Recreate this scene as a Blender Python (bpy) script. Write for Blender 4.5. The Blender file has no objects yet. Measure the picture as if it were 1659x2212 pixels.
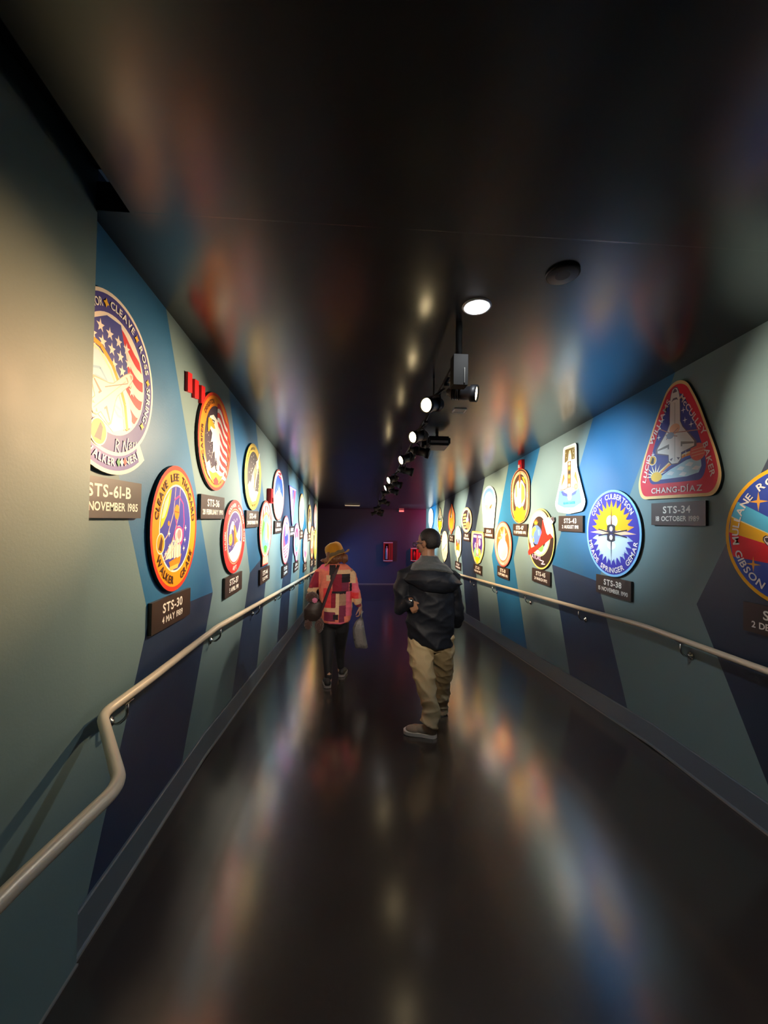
import bpy, bmesh, math, random
from mathutils import Vector, Matrix, noise
from mathutils.geometry import tessellate_polygon
S = bpy.context.scene
COL = S.collection
# ---------------------------------------------------------------- camera
FPX, HC = 904.62, 1.76
RV = Vector((0.99758593, -0.06796821, 0.01423506)); UV_ = Vector((-0.01552015, -0.01841674, 0.99970993)); FV = Vector((0.06768633, 0.99751749, 0.01942716))
cam_d = bpy.data.cameras.new('camera'); cam = bpy.data.objects.new('camera', cam_d); COL.objects.link(cam)
cam_d.sensor_fit = 'VERTICAL'; cam_d.sensor_height = 36; cam_d.lens = FPX/2212*36; cam_d.clip_start = .02
cam.matrix_world = Matrix(((RV.x, UV_.x, -FV.x, 0), (RV.y, UV_.y, -FV.y, 0), (RV.z, UV_.z, -FV.z, HC), (0, 0, 0, 1)))
S.camera = cam
# ---------------------------------------------------------------- world + view
W = bpy.data.worlds.new('world'); S.world = W; W.use_nodes = True
W.node_tree.nodes['Background'].inputs[0].default_value = (.02, .03, .045, 1)
W.node_tree.nodes['Background'].inputs[1].default_value = .3
S.view_settings.view_transform = 'Standard'; S.view_settings.look = 'None'
S.view_settings.gamma = 1; S.view_settings.use_curve_mapping = False
S.view_settings.exposure = 0.22
try:
    S.cycles.max_bounces = 8; S.cycles.sample_clamp_indirect = 4; S.cycles.caustics_reflective = False
except Exception: pass
WARM = (1, .74, .46); NEUT = (1, .86, .68); COOL = (.62, .84, 1)
# track heads: x, y, target(x, y, z), watts, colour   (z follows the ceiling)
XL, XR, TA, ZK, TC = 1.0907, 2.3811, .0673, 3.192, .07205
def floor_z(y): return -max(0, min(y, 12.27)-ZK)*TA
def ceil_z(y): return 3.1166-TC*min(y, 13.3) if y > 1.74 else 3.16
HEADS = [
 (.47, 2.83, (-1.09, 1.32, 2.05), 42, (1, .50, .22), 'facing back toward the left wall, nearest on that side'),
 (.75, 2.59, (2.38, 1.75, 2.3), 34, NEUT, 'at the near end of the track, facing the right wall'),
 (.49, 3.65, (-1.09, 2.5, 2.0), 66, WARM, 'second from the near end facing the left wall'),
 (.74, 4.25, (2.38, 3.85, 2.05), 50, COOL, 'above the dark ceiling projector, facing the right wall'),
 (.49, 4.6, (-1.09, 3.85, 1.85), 60, NEUT, 'third along the track facing the left wall'),
 (.72, 5.3, (2.38, 5.0, 1.95), 102, NEUT, 'seen from behind, just past the ceiling projector'),
 (.46, 5.95, (-1.09, 5.2, 1.75), 112, NEUT, 'fourth along the track facing the left wall'),
 (.70, 6.4, (2.38, 6.35, 1.75), 136, WARM, 'upper of the two glowing right-facing heads halfway down'),
 (.47, 6.7, (-1.09, 6.4, 1.65), 112, COOL, 'with a broad glowing lens facing left halfway down'),
 (.72, 7.2, (2.38, 7.5, 1.7), 145, WARM, 'lower of the two glowing right-facing heads halfway down'),
 (.46, 7.4, (-1.09, 7.4, 1.6), 145, COOL, 'facing left just below the broad glowing lens'),
 (.49, 8.8, (-1.09, 8.8, 1.5), 145, NEUT, 'facing left in the far third of the track'),
 (.72, 9.0, (2.38, 9.2, 1.5), 132, NEUT, 'facing right in the far third of the track'),
 (.45, 10.2, (-1.09, 10.4, 1.4), 145, NEUT, 'facing left, second from the far end'),
 (.72, 10.9, (2.38, 11.1, 1.4), 132, WARM, 'facing right near the far end'),
 (.44, 11.6, (-1.09, 11.7, 1.3), 110, WARM, 'hanging lowest at the far end of the track'),
 (.74, 11.75, (2.38, 12.95, 1.45), 150, COOL, 'at the far track end facing the right wall'),
]
SPOT_GAIN = 6.0
def area(name, loc, rot, size, power, color, sy=None):
    d = bpy.data.lights.new(name, 'AREA'); d.size = size; d.energy = power; d.color = color
    if sy: d.shape = 'RECTANGLE'; d.size_y = sy
    o = bpy.data.objects.new(name, d); COL.objects.link(o); o.location = loc; o.rotation_euler = rot; return o
R_ = math.radians
# red glow out of the passage on the right, blue glow low from the passage on the left, then two fill lights added behind the camera
def spot(name, loc, tg, size, power, color, soft=.1):
    d = bpy.data.lights.new(name, 'SPOT'); d.energy = power; d.color = color; d.spot_size = R_(size); d.spot_blend = 1; d.shadow_soft_size = soft
    o = bpy.data.objects.new(name, d); COL.objects.link(o); o.location = loc; o.rotation_euler = (Vector(tg)-Vector(loc)).to_track_quat('-Z', 'Y').to_euler(); return o
spot('red_passage_lamp', (3.6, 14.2, 2.0), (2.3, 15.5, 1.3), 110, 170, (1, .02, .12))
spot('blue_passage_lamp', (-1.7, 13.2, .1), (.6, 15.5, .25), 60, 150, (.10, .30, 1))
spot('added_people_spot', (.5, -.6, 2.7), (.14, 4.4, .95), 29, 420, (1, .84, .66), .05)  # unseen spot without a fixture, added to brighten the two people
area('added_hall_fill', (.6, -2.6, 3.05), (0, 0, 0), 1.2, 3, (.85, .88, 1))  # unseen weak fill added behind the camera

# ---------------------------------------------------------------- materials
def mat(name, col, rough=.5, metal=0, spec=.5, emit=None, es=0, coat=0, noise_amt=0, nscale=8, bump=0, bscale=60, stretch=None, trans=0, sheen=0):
    m = bpy.data.materials.new(name); m.use_nodes = True; nt = m.node_tree; b = nt.nodes['Principled BSDF']
    b.inputs['Base Color'].default_value = (*col, 1); b.inputs['Roughness'].default_value = rough; b.inputs['Metallic'].default_value = metal
    b.inputs['Specular IOR Level'].default_value = spec
    if emit: b.inputs['Emission Color'].default_value = (*emit, 1); b.inputs['Emission Strength'].default_value = es
    if coat: b.inputs['Coat Weight'].default_value = coat; b.inputs['Coat Roughness'].default_value = rough*.9
    if trans: b.inputs['Transmission Weight'].default_value = trans
    if sheen: b.inputs['Sheen Weight'].default_value = sheen; b.inputs['Sheen Roughness'].default_value = .5
    tc = nt.nodes.new('ShaderNodeTexCoord'); mp = nt.nodes.new('ShaderNodeMapping'); nt.links.new(tc.outputs['Object'], mp.inputs[0])
    if stretch: mp.inputs['Scale'].default_value = stretch
    if noise_amt:
        n = nt.nodes.new('ShaderNodeTexNoise'); n.inputs['Scale'].default_value = nscale; n.inputs['Detail'].default_value = 6
        nt.links.new(mp.outputs[0], n.inputs['Vector'])
        r = nt.nodes.new('ShaderNodeMapRange'); r.inputs[3].default_value = 1-noise_amt; r.inputs[4].default_value = 1+noise_amt
        nt.links.new(n.outputs[0], r.inputs[0])
        v = nt.nodes.new('ShaderNodeVectorMath'); v.operation = 'SCALE'; v.inputs[0].default_value = col
        nt.links.new(r.outputs[0], v.inputs['Scale']); nt.links.new(v.outputs[0], b.inputs['Base Color'])
        r2 = nt.nodes.new('ShaderNodeMapRange'); r2.inputs[3].default_value = rough*.82; r2.inputs[4].default_value = min(1, rough*1.18)
        nt.links.new(n.outputs[0], r2.inputs[0]); nt.links.new(r2.outputs[0], b.inputs['Roughness'])
    if bump:
        n2 = nt.nodes.new('ShaderNodeTexNoise'); n2.inputs['Scale'].default_value = bscale; n2.inputs['Detail'].default_value = 3
        nt.links.new(mp.outputs[0], n2.inputs['Vector'])
        bp = nt.nodes.new('ShaderNodeBump'); bp.inputs['Strength'].default_value = bump; bp.inputs['Distance'].default_value = .01
        nt.links.new(n2.outputs[0], bp.inputs['Height']); nt.links.new(bp.outputs[0], b.inputs['Normal'])
    return m
M = dict(
 sage=mat('sage_wall_paint', (.15, .225, .23), .55, spec=.35, noise_amt=.05, nscale=3, bump=.05, bscale=90),
 blue=mat('blue_wall_paint', (.014, .125, .27), .42, noise_amt=.08, nscale=3, bump=.05, bscale=90),
 deep=mat('deep_blue_paint_and_shade', (.012, .03, .075), .42, noise_amt=.06, nscale=3, bump=.05, bscale=90),  # two-tone paint on the left wall, painted-in shade on the right
 navy=mat('navy_wall_paint', (.018, .03, .055), .42, noise_amt=.06, nscale=3, bump=.05, bscale=90),
 endwall=mat('end_wall_paint', (.05, .06, .11), .6),
 ceil=mat('charcoal_ceiling_gloss_paint', (.013, .0145, .017), .245, spec=1.0, coat=.35, noise_amt=.03, nscale=4),
 floor=mat('polished_brown_concrete', (.036, .026, .021), .185, spec=1.0, coat=.5, noise_amt=.16, nscale=2.2, bump=.02, bscale=4),
 base=mat('grey_blue_vinyl_base', (.11, .14, .165), .38, noise_amt=.08),
 caulk=mat('pale_joint_line', (.22, .22, .21), .5),
 rail=mat('brushed_warm_steel_rail', (.88, .72, .52), .36, metal=.2, bump=.02, bscale=200),
 chrome=mat('brushed_chrome', (.62, .6, .56), .22, metal=1),
 blk=mat('black_metal', (.006, .006, .007), .5, spec=.25), blkm=mat('matte_black_plastic', (.012, .012, .014), .5),
 lens=mat('glowing_lamp_lens_warm', (1, .9, .7), .3, emit=(1, .78, .42), es=14), lensw=mat('glowing_lamp_lens_white', (1, 1, 1), .3, emit=(1, .93, .85), es=14),
 down=mat('downlight_diffuser', (1, 1, 1), .3, emit=(.86, .94, 1), es=30),
 fixture=mat('dim_warm_panel_lens', (.8, .7, .5), .4, emit=(1, .8, .5), es=.7),
 grille=mat('painted_grille', (.2, .18, .16), .5), red=mat('fire_alarm_red', (.75, .01, .015), .35), redc=mat('cabinet_red', (.5, .02, .02), .4),
 white=mat('white_plastic', (.75, .73, .7), .4), glass=mat('dark_cabinet_glass', (.02, .005, .008), .1),
 exitred=mat('lit_exit_panel', (.8, .2, .15), .4, emit=(1, .25, .2), es=.9),
)
# ---------------------------------------------------------------- helpers
def tag(o, label=None, cat=None, group=None, kind=None):
    if label: o['label'] = label
    if cat: o['category'] = cat
    if group: o['group'] = group
    if kind: o['kind'] = kind
    return o
def thing(name, label, cat, loc=(0, 0, 0), group=None, rot=None):
    o = bpy.data.objects.new(name, None); o.empty_display_size = .1; COL.objects.link(o); o.location = loc
    if rot: o.rotation_euler = rot
    return tag(o, label, cat, group)
def obj(name, me, mats, parent=None, smooth=False):
    if isinstance(me, bmesh.types.BMesh):
        bm = me; me = bpy.data.meshes.new(name); bmesh.ops.recalc_face_normals(bm, faces=bm.faces[:]) if getattr(bm, 'faces', None) and not smooth == 'keep' else None
        bm.to_mesh(me); bm.free()
    if not isinstance(mats, (list, tuple)): mats = [mats]
    if not me.materials:
        for m in mats: me.materials.append(m)
    if smooth:
        for p in me.polygons: p.use_smooth = True
    o = bpy.data.objects.new(name, me); COL.objects.link(o)
    if parent: o.parent = parent
    return o
def struct(name, bm, m, **k): return tag(obj(name, bm, m, **k), kind='structure')
def box(bm, x0, x1, y0, y1, z0, z1, mi=0, mtx=None):
    vs = [bm.verts.new(Vector(c) if mtx is None else mtx @ Vector(c)) for c in ((x0, y0, z0), (x1, y0, z0), (x1, y1, z0), (x0, y1, z0), (x0, y0, z1), (x1, y0, z1), (x1, y1, z1), (x0, y1, z1))]
    for f in ((0, 3, 2, 1), (4, 5, 6, 7), (0, 1, 5, 4), (1, 2, 6, 5), (2, 3, 7, 6), (3, 0, 4, 7)):
        q = bm.faces.new([vs[i] for i in f]); q.material_index = mi
    return vs
def frame(t):
    t = t.normalized(); a = Vector((0, 0, 1)) if abs(t.z) < .9 else Vector((0, 1, 0))
    u = t.cross(a).normalized(); return u, u.cross(t).normalized()
def tube(bm, pts, rad, n=12, caps=True, mi=0, dome=False):
    pts = [Vector(p) for p in pts]
    if not isinstance(rad, list): rad = [rad]*len(pts)
    rad = list(rad)
    if dome:
        t0 = (pts[0]-pts[1]).normalized(); t1 = (pts[-1]-pts[-2]).normalized(); r0, r1 = rad[0], rad[-1]
        pts = [pts[0]+t0*r0*.95, pts[0]+t0*r0*.7]+pts+[pts[-1]+t1*r1*.7, pts[-1]+t1*r1*.95]
        rad = [r0*.3, r0*.72]+rad+[r1*.72, r1*.3]
    rings = []; u = None
    for i, p in enumerate(pts):
        t = (pts[min(i+1, len(pts)-1)]-pts[max(i-1, 0)]).normalized()
        if u is None: u, v = frame(t)
        else:
            u = (u-t*u.dot(t)).normalized(); v = u.cross(t).normalized()
        r = rad[i]; ru, rv = (r if isinstance(r, tuple) else (r, r))
        rings.append([bm.verts.new(p+u*ru*math.cos(2*math.pi*k/n)+v*rv*math.sin(2*math.pi*k/n)) for k in range(n)])
    for a, b in zip(rings, rings[1:]):
        for k in range(n):
            f = bm.faces.new((a[k], a[(k+1) % n], b[(k+1) % n], b[k])); f.material_index = mi; f.smooth = True
    if caps:
        for r in (rings[0][::-1], rings[-1]): f = bm.faces.new(r); f.material_index = mi
    return rings
def fillet(pts, r=.06, n=6):
    pts = [Vector(p) for p in pts]; out = [pts[0]]
    for a, b, c in zip(pts, pts[1:], pts[2:]):
        d = min(r, (b-a).length*.45, (c-b).length*.45); p = b+(a-b).normalized()*d; q = b+(c-b).normalized()*d
        for i in range(n+1):
            t = i/n; out.append(p*(1-t)**2+b*2*t*(1-t)+q*t*t)
    return out+[pts[-1]]
def ray(px, py): return FV+RV*((px-829.5)/FPX)-UV_*((py-1106)/FPX)
def atX(px, py, X): d = ray(px, py); return d*(X/d.x)+Vector((0, 0, HC))
def atY(px, py, Y): d = ray(px, py); return d*(Y/d.y)+Vector((0, 0, HC))
def lathe(bm, prof, n=24, mtx=None, mi=0):
    rings = []
    for r, z in prof:
        rings.append([bm.verts.new((mtx or Matrix()) @ Vector((r*math.cos(2*math.pi*k/n), r*math.sin(2*math.pi*k/n), z))) for k in range(n)])
    for a, b in zip(rings, rings[1:]):
        for k in range(n):
            f = bm.faces.new((a[k], a[(k+1) % n], b[(k+1) % n], b[k])); f.smooth = True; f.material_index = mi
    for r in (rings[0][::-1], rings[-1]):
        f = bm.faces.new(r); f.material_index = mi

# ================================================================ THE SETTING
def slab(name, prof, x0, x1, th, m, up):      # prof: list of (y, z); th thickness away from the room
    bm = bmesh.new()
    A = [[bm.verts.new((x, y, z)) for x in (x0, x1)] for y, z in prof]
    B = [[bm.verts.new((x, y, z+(th if up else -th))) for x in (x0, x1)] for y, z in prof]
    for i in range(len(prof)-1):
        bm.faces.new((A[i][0], A[i][1], A[i+1][1], A[i+1][0])); bm.faces.new((B[i][0], B[i+1][0], B[i+1][1], B[i][1]))
        for s in (0, 1): bm.faces.new((A[i][s], A[i+1][s], B[i+1][s], B[i][s]))
    for i in (0, -1): bm.faces.new((A[i][0], A[i][1], B[i][1], B[i][0]))
    return struct(name, bm, m)
def fz_s(y):           # the landing rolls gently into the ramp
    a = ZK-.5; b = ZK+.5
    return -TA*(y-a)**2/2 if a < y < b else floor_z(y)
ramp = [(-4, 0)]+[(ZK-.5+.05*k, fz_s(ZK-.5+.05*k)) for k in range(21)]+[(12.27, floor_z(12.27)), (15.62, floor_z(13))]
fl = slab('floor', ramp, -4.0, 5.2, .1, M['floor'], False)
slab('ceiling', [(-4, 3.1166), (0, 3.1166), (1.735, ceil_z(1.7401)), (1.74, ceil_z(1.7401)), (13.3, ceil_z(13.3)), (15.62, ceil_z(13.3))], -.93, 5.2, .12, M['ceil'], True)
bm = bmesh.new(); p0, p1 = ceil_z(1.7401), ceil_z(13.3)
slab('ceiling_left_margin', [(1.74, p0), (13.3, p1), (15.62, p1)], -4.0, -.93, .12, M['ceil'], True)
bm = bmesh.new(); box(bm, -1.5, -.93, -4, 1.74, 3.16, 3.28); struct('ceiling_recess', bm, M['ceil'])

def wall(name, X, sign, bounds, cols, low, y0, y1, zb=-.7, zt=3.2, th=.15):
    """bounds: polylines [(px,py) upper.., vertex, lower..] seen on the wall plane; sign=+1: y grows with the index"""
    L = []
    for up, lo in bounds:
        a, v = atX(*up[0], X), atX(*up[1], X); c, d = atX(*lo[0], X), atX(*lo[1], X)
        # vertex = crossing of the upper and the lower edge
        (y1_, z1_), (y2_, z2_), (y3_, z3_), (y4_, z4_) = (a.y, a.z), (v.y, v.z), (c.y, c.z), (d.y, d.z)
        su = (y2_-y1_)/(z2_-z1_); sl = (y4_-y3_)/(z4_-z3_)
        if abs(su-sl) > .03:
            zv = (y3_-sl*z3_-y1_+su*z1_)/(su-sl)
            if not (min(z2_, z3_)-.45 < zv < max(z2_, z3_)+.45): zv = (z2_+z3_)/2
        else: zv = (z2_+z3_)/2
        yv = y1_+su*(zv-z1_)
        L.append([(yv+su*(zt-zv), zt), (yv, zv), (yv+sl*(zb-zv), zb)])
    L = [[(y0, zt), (y0, .5), (y0, zb)]]+L+[[(y1, zt), (y1, .5), (y1, zb)]]
    bm = bmesh.new()
    for i in range(len(L)-1):
        a, b = L[i], L[i+1]
        poly = [(min(max(p[0], y0), y1), p[1]) for p in a+b[::-1]]
        vs = [bm.verts.new((X, y, z)) for y, z in poly]
        for t in ((0, 1, 4), (0, 4, 5), (1, 2, 3), (1, 3, 4)):
            try: f = bm.faces.new([vs[k] for k in t]); f.material_index = cols[i]
            except ValueError: pass
            else:
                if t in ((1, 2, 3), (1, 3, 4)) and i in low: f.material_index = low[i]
    # back and edges give the wall its thickness
    Xb = X+(-th if X < 0 else th)
    box(bm, min(X, Xb)+(0 if X < 0 else .002), max(X, Xb)-(.002 if X < 0 else 0), y0, y1, zb, zt, 0)
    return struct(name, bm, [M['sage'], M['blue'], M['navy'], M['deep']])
LB = [([(238.6, 1032), (321, 1333)], [(306.4, 1400), (172, 1954)]), ([(379, 790), (459, 1275)], [(445.4, 1358), (395, 1637)]),
 ([(493.4, 834), (538.6, 1230)], [(528.8, 1312), (501, 1504)]), ([(557, 957), (586, 1225)], [(571, 1286), (555, 1440)]),
 ([(598, 984), (613, 1205)], [(608.5, 1268), (598.8, 1387)]), ([(622, 1011.6), (634, 1170)], [(629, 1240.7), (620.7, 1361)]),
 ([(643.5, 1034), (651, 1166)], [(646, 1244), (640, 1338)]), ([(655, 1060), (664, 1165)], [(658, 1230), (653.3, 1320)]),
 ([(669, 1075), (673, 1160)], [(670, 1220), (666, 1290)]), ([(678, 1091), (680, 1160)], [(677, 1220), (674, 1260)])]
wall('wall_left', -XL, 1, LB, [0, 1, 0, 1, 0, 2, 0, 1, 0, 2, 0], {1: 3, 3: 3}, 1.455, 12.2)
RB = [([(928.8, 1099.7), (934, 1135)], [(930, 1180), (928, 1200)]), ([(943, 1090.7), (936, 1142)], [(938, 1200), (940, 1230)]),
 ([(960.7, 1083.8), (953, 1150)], [(957, 1200), (960, 1240)]), ([(983.5, 1068.8), (967.6, 1164)], [(974, 1219), (980, 1290)]),
 ([(1013.9, 1053), (991, 1165)], [(1003.4, 1280), (1007.9, 1332)]), ([(1046.8, 1035.6), (1022, 1175)], [(1031.9, 1280), (1037.8, 1349)]),
 ([(1098.3, 1007), (1064.4, 1189)], [(1072.6, 1280), (1084.8, 1375)]), ([(1163.4, 980), (1111, 1199.7)], [(1120, 1277), (1139, 1405.7)]),
 ([(1270.8, 940), (1191.8, 1221.7)], [(1205.6, 1300.7), (1231.2, 1459)]), ([(1372, 1038), (1300, 1232)], [(1306, 1319), (1353.6, 1523.8)]),
 ([(1642.5, 1023.7), (1507.6, 1299)], [(1540, 1394.7), (1659, 1696.6)])]
wall('wall_right', XR, -1, RB[::-1], [2, 0, 1, 0, 1, 0, 2, 0, 2, 0, 1, 0], {2: 3}, -4, 14.03)  # deep lower part of one blue strip paints in its fade into shade
bm = bmesh.new(); box(bm, -1.5, -1.063, -4, 1.45, -.05, 3.2); box(bm, -1.0655, -1.063, 1.45, 1.75, 0, 3.2); struct('wall_near_left', bm, M['sage'])
bm = bmesh.new(); box(bm, -4, 5.2, 15.5, 15.62, -.75, 2.3); struct('wall_end', bm, M['endwall'])
bm = bmesh.new(); box(bm, -4, 5.2, -4.1, -4, -.05, 3.2); struct('wall_back', bm, M['navy'])
bm = bmesh.new(); box(bm, -4, -XL-.15, 12.05, 12.2, -.75, 2.35); struct('wall_left_return', bm, M['navy'])
bm = bmesh.new(); box(bm, XR+.15, 5.2, 13.88, 14.03, -.75, 2.3); struct('wall_right_return', bm, M['navy'])
bm = bmesh.new(); box(bm, -4.1, -4, 12.05, 15.62, -.75, 2.35); struct('wall_passage_left', bm, M['navy'])
bm = bmesh.new(); box(bm, 5.2, 5.3, 13.88, 15.62, -.75, 2.35); struct('wall_passage_right', bm, M['navy'])
def basebd(name, X, s, y0, y1, h=.178):
    bm = bmesh.new(); ys = [y0]+[y for y in (ZK, 12.27) if y0 < y < y1]+[y1]
    R1 = []
    for y in ys:
        z = floor_z(y); R1.append([bm.verts.new((X+s*a, y, z+b)) for a, b in ((0, 0), (.022, 0), (.022, .012), (.014, .02), (.014, h-.006), (.009, h), (0, h))])
    for a, b in zip(R1, R1[1:]):
        for k in range(6):
            f = bm.faces.new((a[k], a[k+1], b[k+1], b[k])); f.material_index = 1 if k in (1,) else 0
    bm.faces.new(R1[0]); bm.faces.new(R1[-1][::-1])
    return struct(name, bm, [M['base'], M['caulk']])
basebd('baseboard_left', -XL, 1, 1.752, 12.2); basebd('baseboard_right', XR, -1, -4, 14.03)
bm = bmesh.new(); box(bm, -4, 5.2, 15.47, 15.5, floor_z(13), floor_z(13)+.03, 0); struct('baseboard_end', bm, M['caulk'])
bm = bmesh.new(); box(bm, -1.063, -1.055, -4, 1.75, 0, .008); struct('trim_1', bm, M['caulk'])
bm = bmesh.new(); box(bm, XR-.004, XR, 4.86, 5.11, .098, .102); struct('trim_2', bm, M['caulk'])

# ================================================================ HANDRAILS
RH = .948
def rail_z(y): return RH+floor_z(y)
rl = thing('handrail', 'long beige steel handrail on the left wall that jogs outward around the near wall corner', 'handrail', (-1.0125, 5, 0))
def kid(root, name, bm, m, **k):
    o = obj(name, bm, m, None, **k); o.parent = root; o.matrix_parent_inverse = Matrix.Translation(-root.location) if root.rotation_euler.x == 0 else root.matrix_basis.inverted(); return o
bm = bmesh.new(); xl = -1.0125
tube(bm, fillet([(-.75, -1.5, RH), (-.735, .95, RH), (-.697, 1.335, RH), (-1.022, 1.80, RH), (xl, 2.2, RH), (xl, ZK, RH), (xl, 12.1, rail_z(12.1))], .07, 7), .0205, 16)
kid(rl, 'rail', bm, M['rail'], smooth=True)
rr = thing('handrail', 'long beige steel handrail running the length of the right wall', 'handrail', (2.303, 5, 0))
bm = bmesh.new(); xr = 2.303
tube(bm, fillet([(xr, -1.5, RH), (xr, ZK, RH), (xr, 13.2, rail_z(13.2))], .1, 6), .0205, 16)
kid(rr, 'rail', bm, M['rail'], smooth=True)
def bracket(root, xw, s, y, xrail):
    z = rail_z(y); zw = z-.115; a = []
    b = bmesh.new(); lathe(b, [(.0, 0), (.026, 0), (.03, .004), (.026, .01), (.014, .014), (.012, .02), (.0005, .021)], 16, Matrix.Translation((xw, y, zw)) @ Matrix.Rotation(s*math.pi/2, 4, 'Y'))
    tube(b, fillet([(xw+s*.012, y, zw), (xw+s*(.04), y, zw-.008), (xrail, y, zw+.025), (xrail, y, z-.026)], .02, 4), .0065, 8)
    sl = -TA if y > ZK else 0
    mt = Matrix.Translation((xrail, y, z-.0225)) @ Matrix.Rotation(math.atan(sl), 4, 'X')
    box(b, -.011, .011, -.035, .035, -.003, .003, 0, mt)
    kid(root, 'bracket', b, M['chrome'])
for k in range(8): bracket(rl, -XL, 1, [1.977, 3.283, 4.587, 5.889, 7.19, 8.49, 9.8, 11.1][k], xl)
bracket(rl, -1.063, 1, .78, -.745)
for k in range(9): bracket(rr, XR, -1, 2.823+1.352*(k-1) if k else 1.47, xr)

# ================================================================ CEILING FITTINGS
XT = .6
def tz(y): return ceil_z(y)-.20
t = thing('lighting_track', 'black ceiling track bar carrying the row of spotlights down the corridor', 'light track', (XT, 2.7, ceil_z(2.7)))
bm = bmesh.new()
tube(bm, [(XT, 2.491, tz(2.5)), (XT, 12.0, tz(12.0))], .018, 4); kid(t, 'track_bar', bm, M['blk'])
for y in (3.25, 5.6, 8.1, 9.6, 11.2):
    bm = bmesh.new(); tube(bm, [(XT, y, tz(y)), (XT, y, ceil_z(y)+.01)], .008, 8); kid(t, 'hanger_rod', bm, M['blk'])
bm = bmesh.new(); box(bm, XT-.04, XT+.045, 2.40, 2.49, 2.56, 2.74); tube(bm, [(XT, 2.445, 2.73), (XT, 2.445, ceil_z(2.485)+.01)], .02, 8); kid(t, 'feed_box', bm, mat('soot_black_box', (.0025, .0023, .002), .8, spec=.08))
bm = bmesh.new(); box(bm, XT+.02, XT+.026, 2.394, 2.40, 2.57, 2.66); kid(t, 'cover_clip', bm, M['chrome'])
for i, (x, y, tg, w, c, lab) in enumerate(HEADS):
    p = Vector((x, y, ceil_z(y)-.36)); d = (Vector(tg)-p).normalized()
    rt = thing('track_spotlight', 'black cylinder spotlight '+lab, 'spotlight', (XT, y, tz(y)), 'spotlights on the ceiling track')
    q = d.to_track_quat('Z', 'Y').to_matrix().to_4x4(); mt = Matrix.Translation(p) @ q     # local +z = beam; p is the lens centre
    L = .15 if i > 5 else .17; r = .05
    bm = bmesh.new(); lathe(bm, [(.001, -L-.02), (r*.45, -L-.02), (r*.55, -L), (r*.8, -L+.01), (r*.86, -L*.6), (r*.86, -.04), (r*1.08, -.035), (r*1.08, .006), (r*.98, .006), (r*.95, -.012), (.001, -.012)], 20, mt)
    for k in range(4): lathe(bm, [(.001, -L*.9+k*.014), (r*.97, -L*.9+k*.014), (r*.97, -L*.9+k*.014+.006), (.001, -L*.9+k*.014+.006)], 16, mt)
    kid(rt, 'housing', bm, M['blk'])
    bm = bmesh.new(); lathe(bm, [(.001, -.010), (r*.93, -.010), (r*.9, -.004), (.001, .0)], 20, mt); kid(rt, 'lens', bm, M['lens'] if c != COOL else M['lensw'])
    mid = p-d*L*.55; bm = bmesh.new(); side = d.cross(Vector((0, 0, 1))).normalized()
    tube(bm, fillet([mid+side*.055, mid+side*.055+Vector((0, 0, .062)), mid-side*.055+Vector((0, 0, .062)), mid-side*.055], .03, 4), .006, 6)
    tube(bm, [mid+Vector((0, 0, .062)), Vector((mid.x*.4+XT*.6, mid.y, tz(y)-.05)), (XT, y, tz(y)-.035)], .009, 8)
    box(bm, XT-.018, XT+.018, y-.06, y+.06, tz(y)-.042, tz(y)-.0235)
    kid(rt, 'yoke', bm, M['blk'])
    ld = bpy.data.lights.new('lamp', 'SPOT'); ld.energy = w*SPOT_GAIN*(.68 if y > 5 else 1); ld.color = c; ld.spot_size = R_((76 if y > 5 else 60) if i else 40); ld.spot_blend = 1; ld.shadow_soft_size = .03
    lo = bpy.data.objects.new('lamp', ld); COL.objects.link(lo); lo.parent = rt
    lo.matrix_parent_inverse = Matrix.Translation(-rt.location); lo.location = p+d*.02; lo.rotation_euler = d.to_track_quat('-Z', 'Y').to_euler()
# recessed downlight
def ceil_frame(x, y): return Matrix.Translation((x, y, ceil_z(y))) @ Matrix.Rotation(-math.atan(TC), 4, 'X') @ Matrix.Rotation(math.pi, 4, 'X')
dl = thing('recessed_downlight', 'bright white round downlight recessed in the dark ceiling', 'ceiling light', (.654, 2.264, ceil_z(2.264)))
mt = ceil_frame(.654, 2.264)
bm = bmesh.new(); lathe(bm, [(.062, -.001), (.062, .006), (.078, .006), (.082, .0), (.082, -.002)], 28, mt); kid(dl, 'trim_ring', bm, M['white'])
bm = bmesh.new(); lathe(bm, [(.001, .003), (.064, .003), (.05, .014), (.001, .018)], 28, mt); kid(dl, 'diffuser', bm, M['down'])
ld = bpy.data.lights.new('lamp', 'SPOT'); ld.energy = 75; ld.color = (.9, .95, 1); ld.spot_size = R_(120); ld.spot_blend = 1; ld.shadow_soft_size = .05
lo = bpy.data.objects.new('lamp', ld); COL.objects.link(lo); lo.parent = dl; lo.matrix_parent_inverse = Matrix.Translation(-dl.location); lo.location = (.654, 2.264, ceil_z(2.264)-.04)
sd = thing('ceiling_speaker', 'small dark round fitting in the ceiling right of the bright downlight', 'ceiling fitting', (.988, 1.955, ceil_z(1.955)))
bm = bmesh.new(); lathe(bm, [(.001, .0), (.075, .0), (.075, .012), (.068, .016), (.001, .012)], 28, ceil_frame(.988, 1.955)); kid(sd, 'grille', bm, M['blkm'])
bm = bmesh.new(); lathe(bm, [(.074, .0), (.08, .0), (.08, .01), (.074, .014)], 28, ceil_frame(.988, 1.955)); kid(sd, 'rim', bm, M['blk'])
pj_ = thing('projector', 'dark box projector hung under the ceiling on the right of the spotlight track', 'projector', (.93, 4.8, ceil_z(4.8)))
mt = Matrix.Translation((.93, 4.8, ceil_z(4.8)-.11)) @ Matrix.Rotation(-math.atan(TC), 4, 'X')
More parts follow.
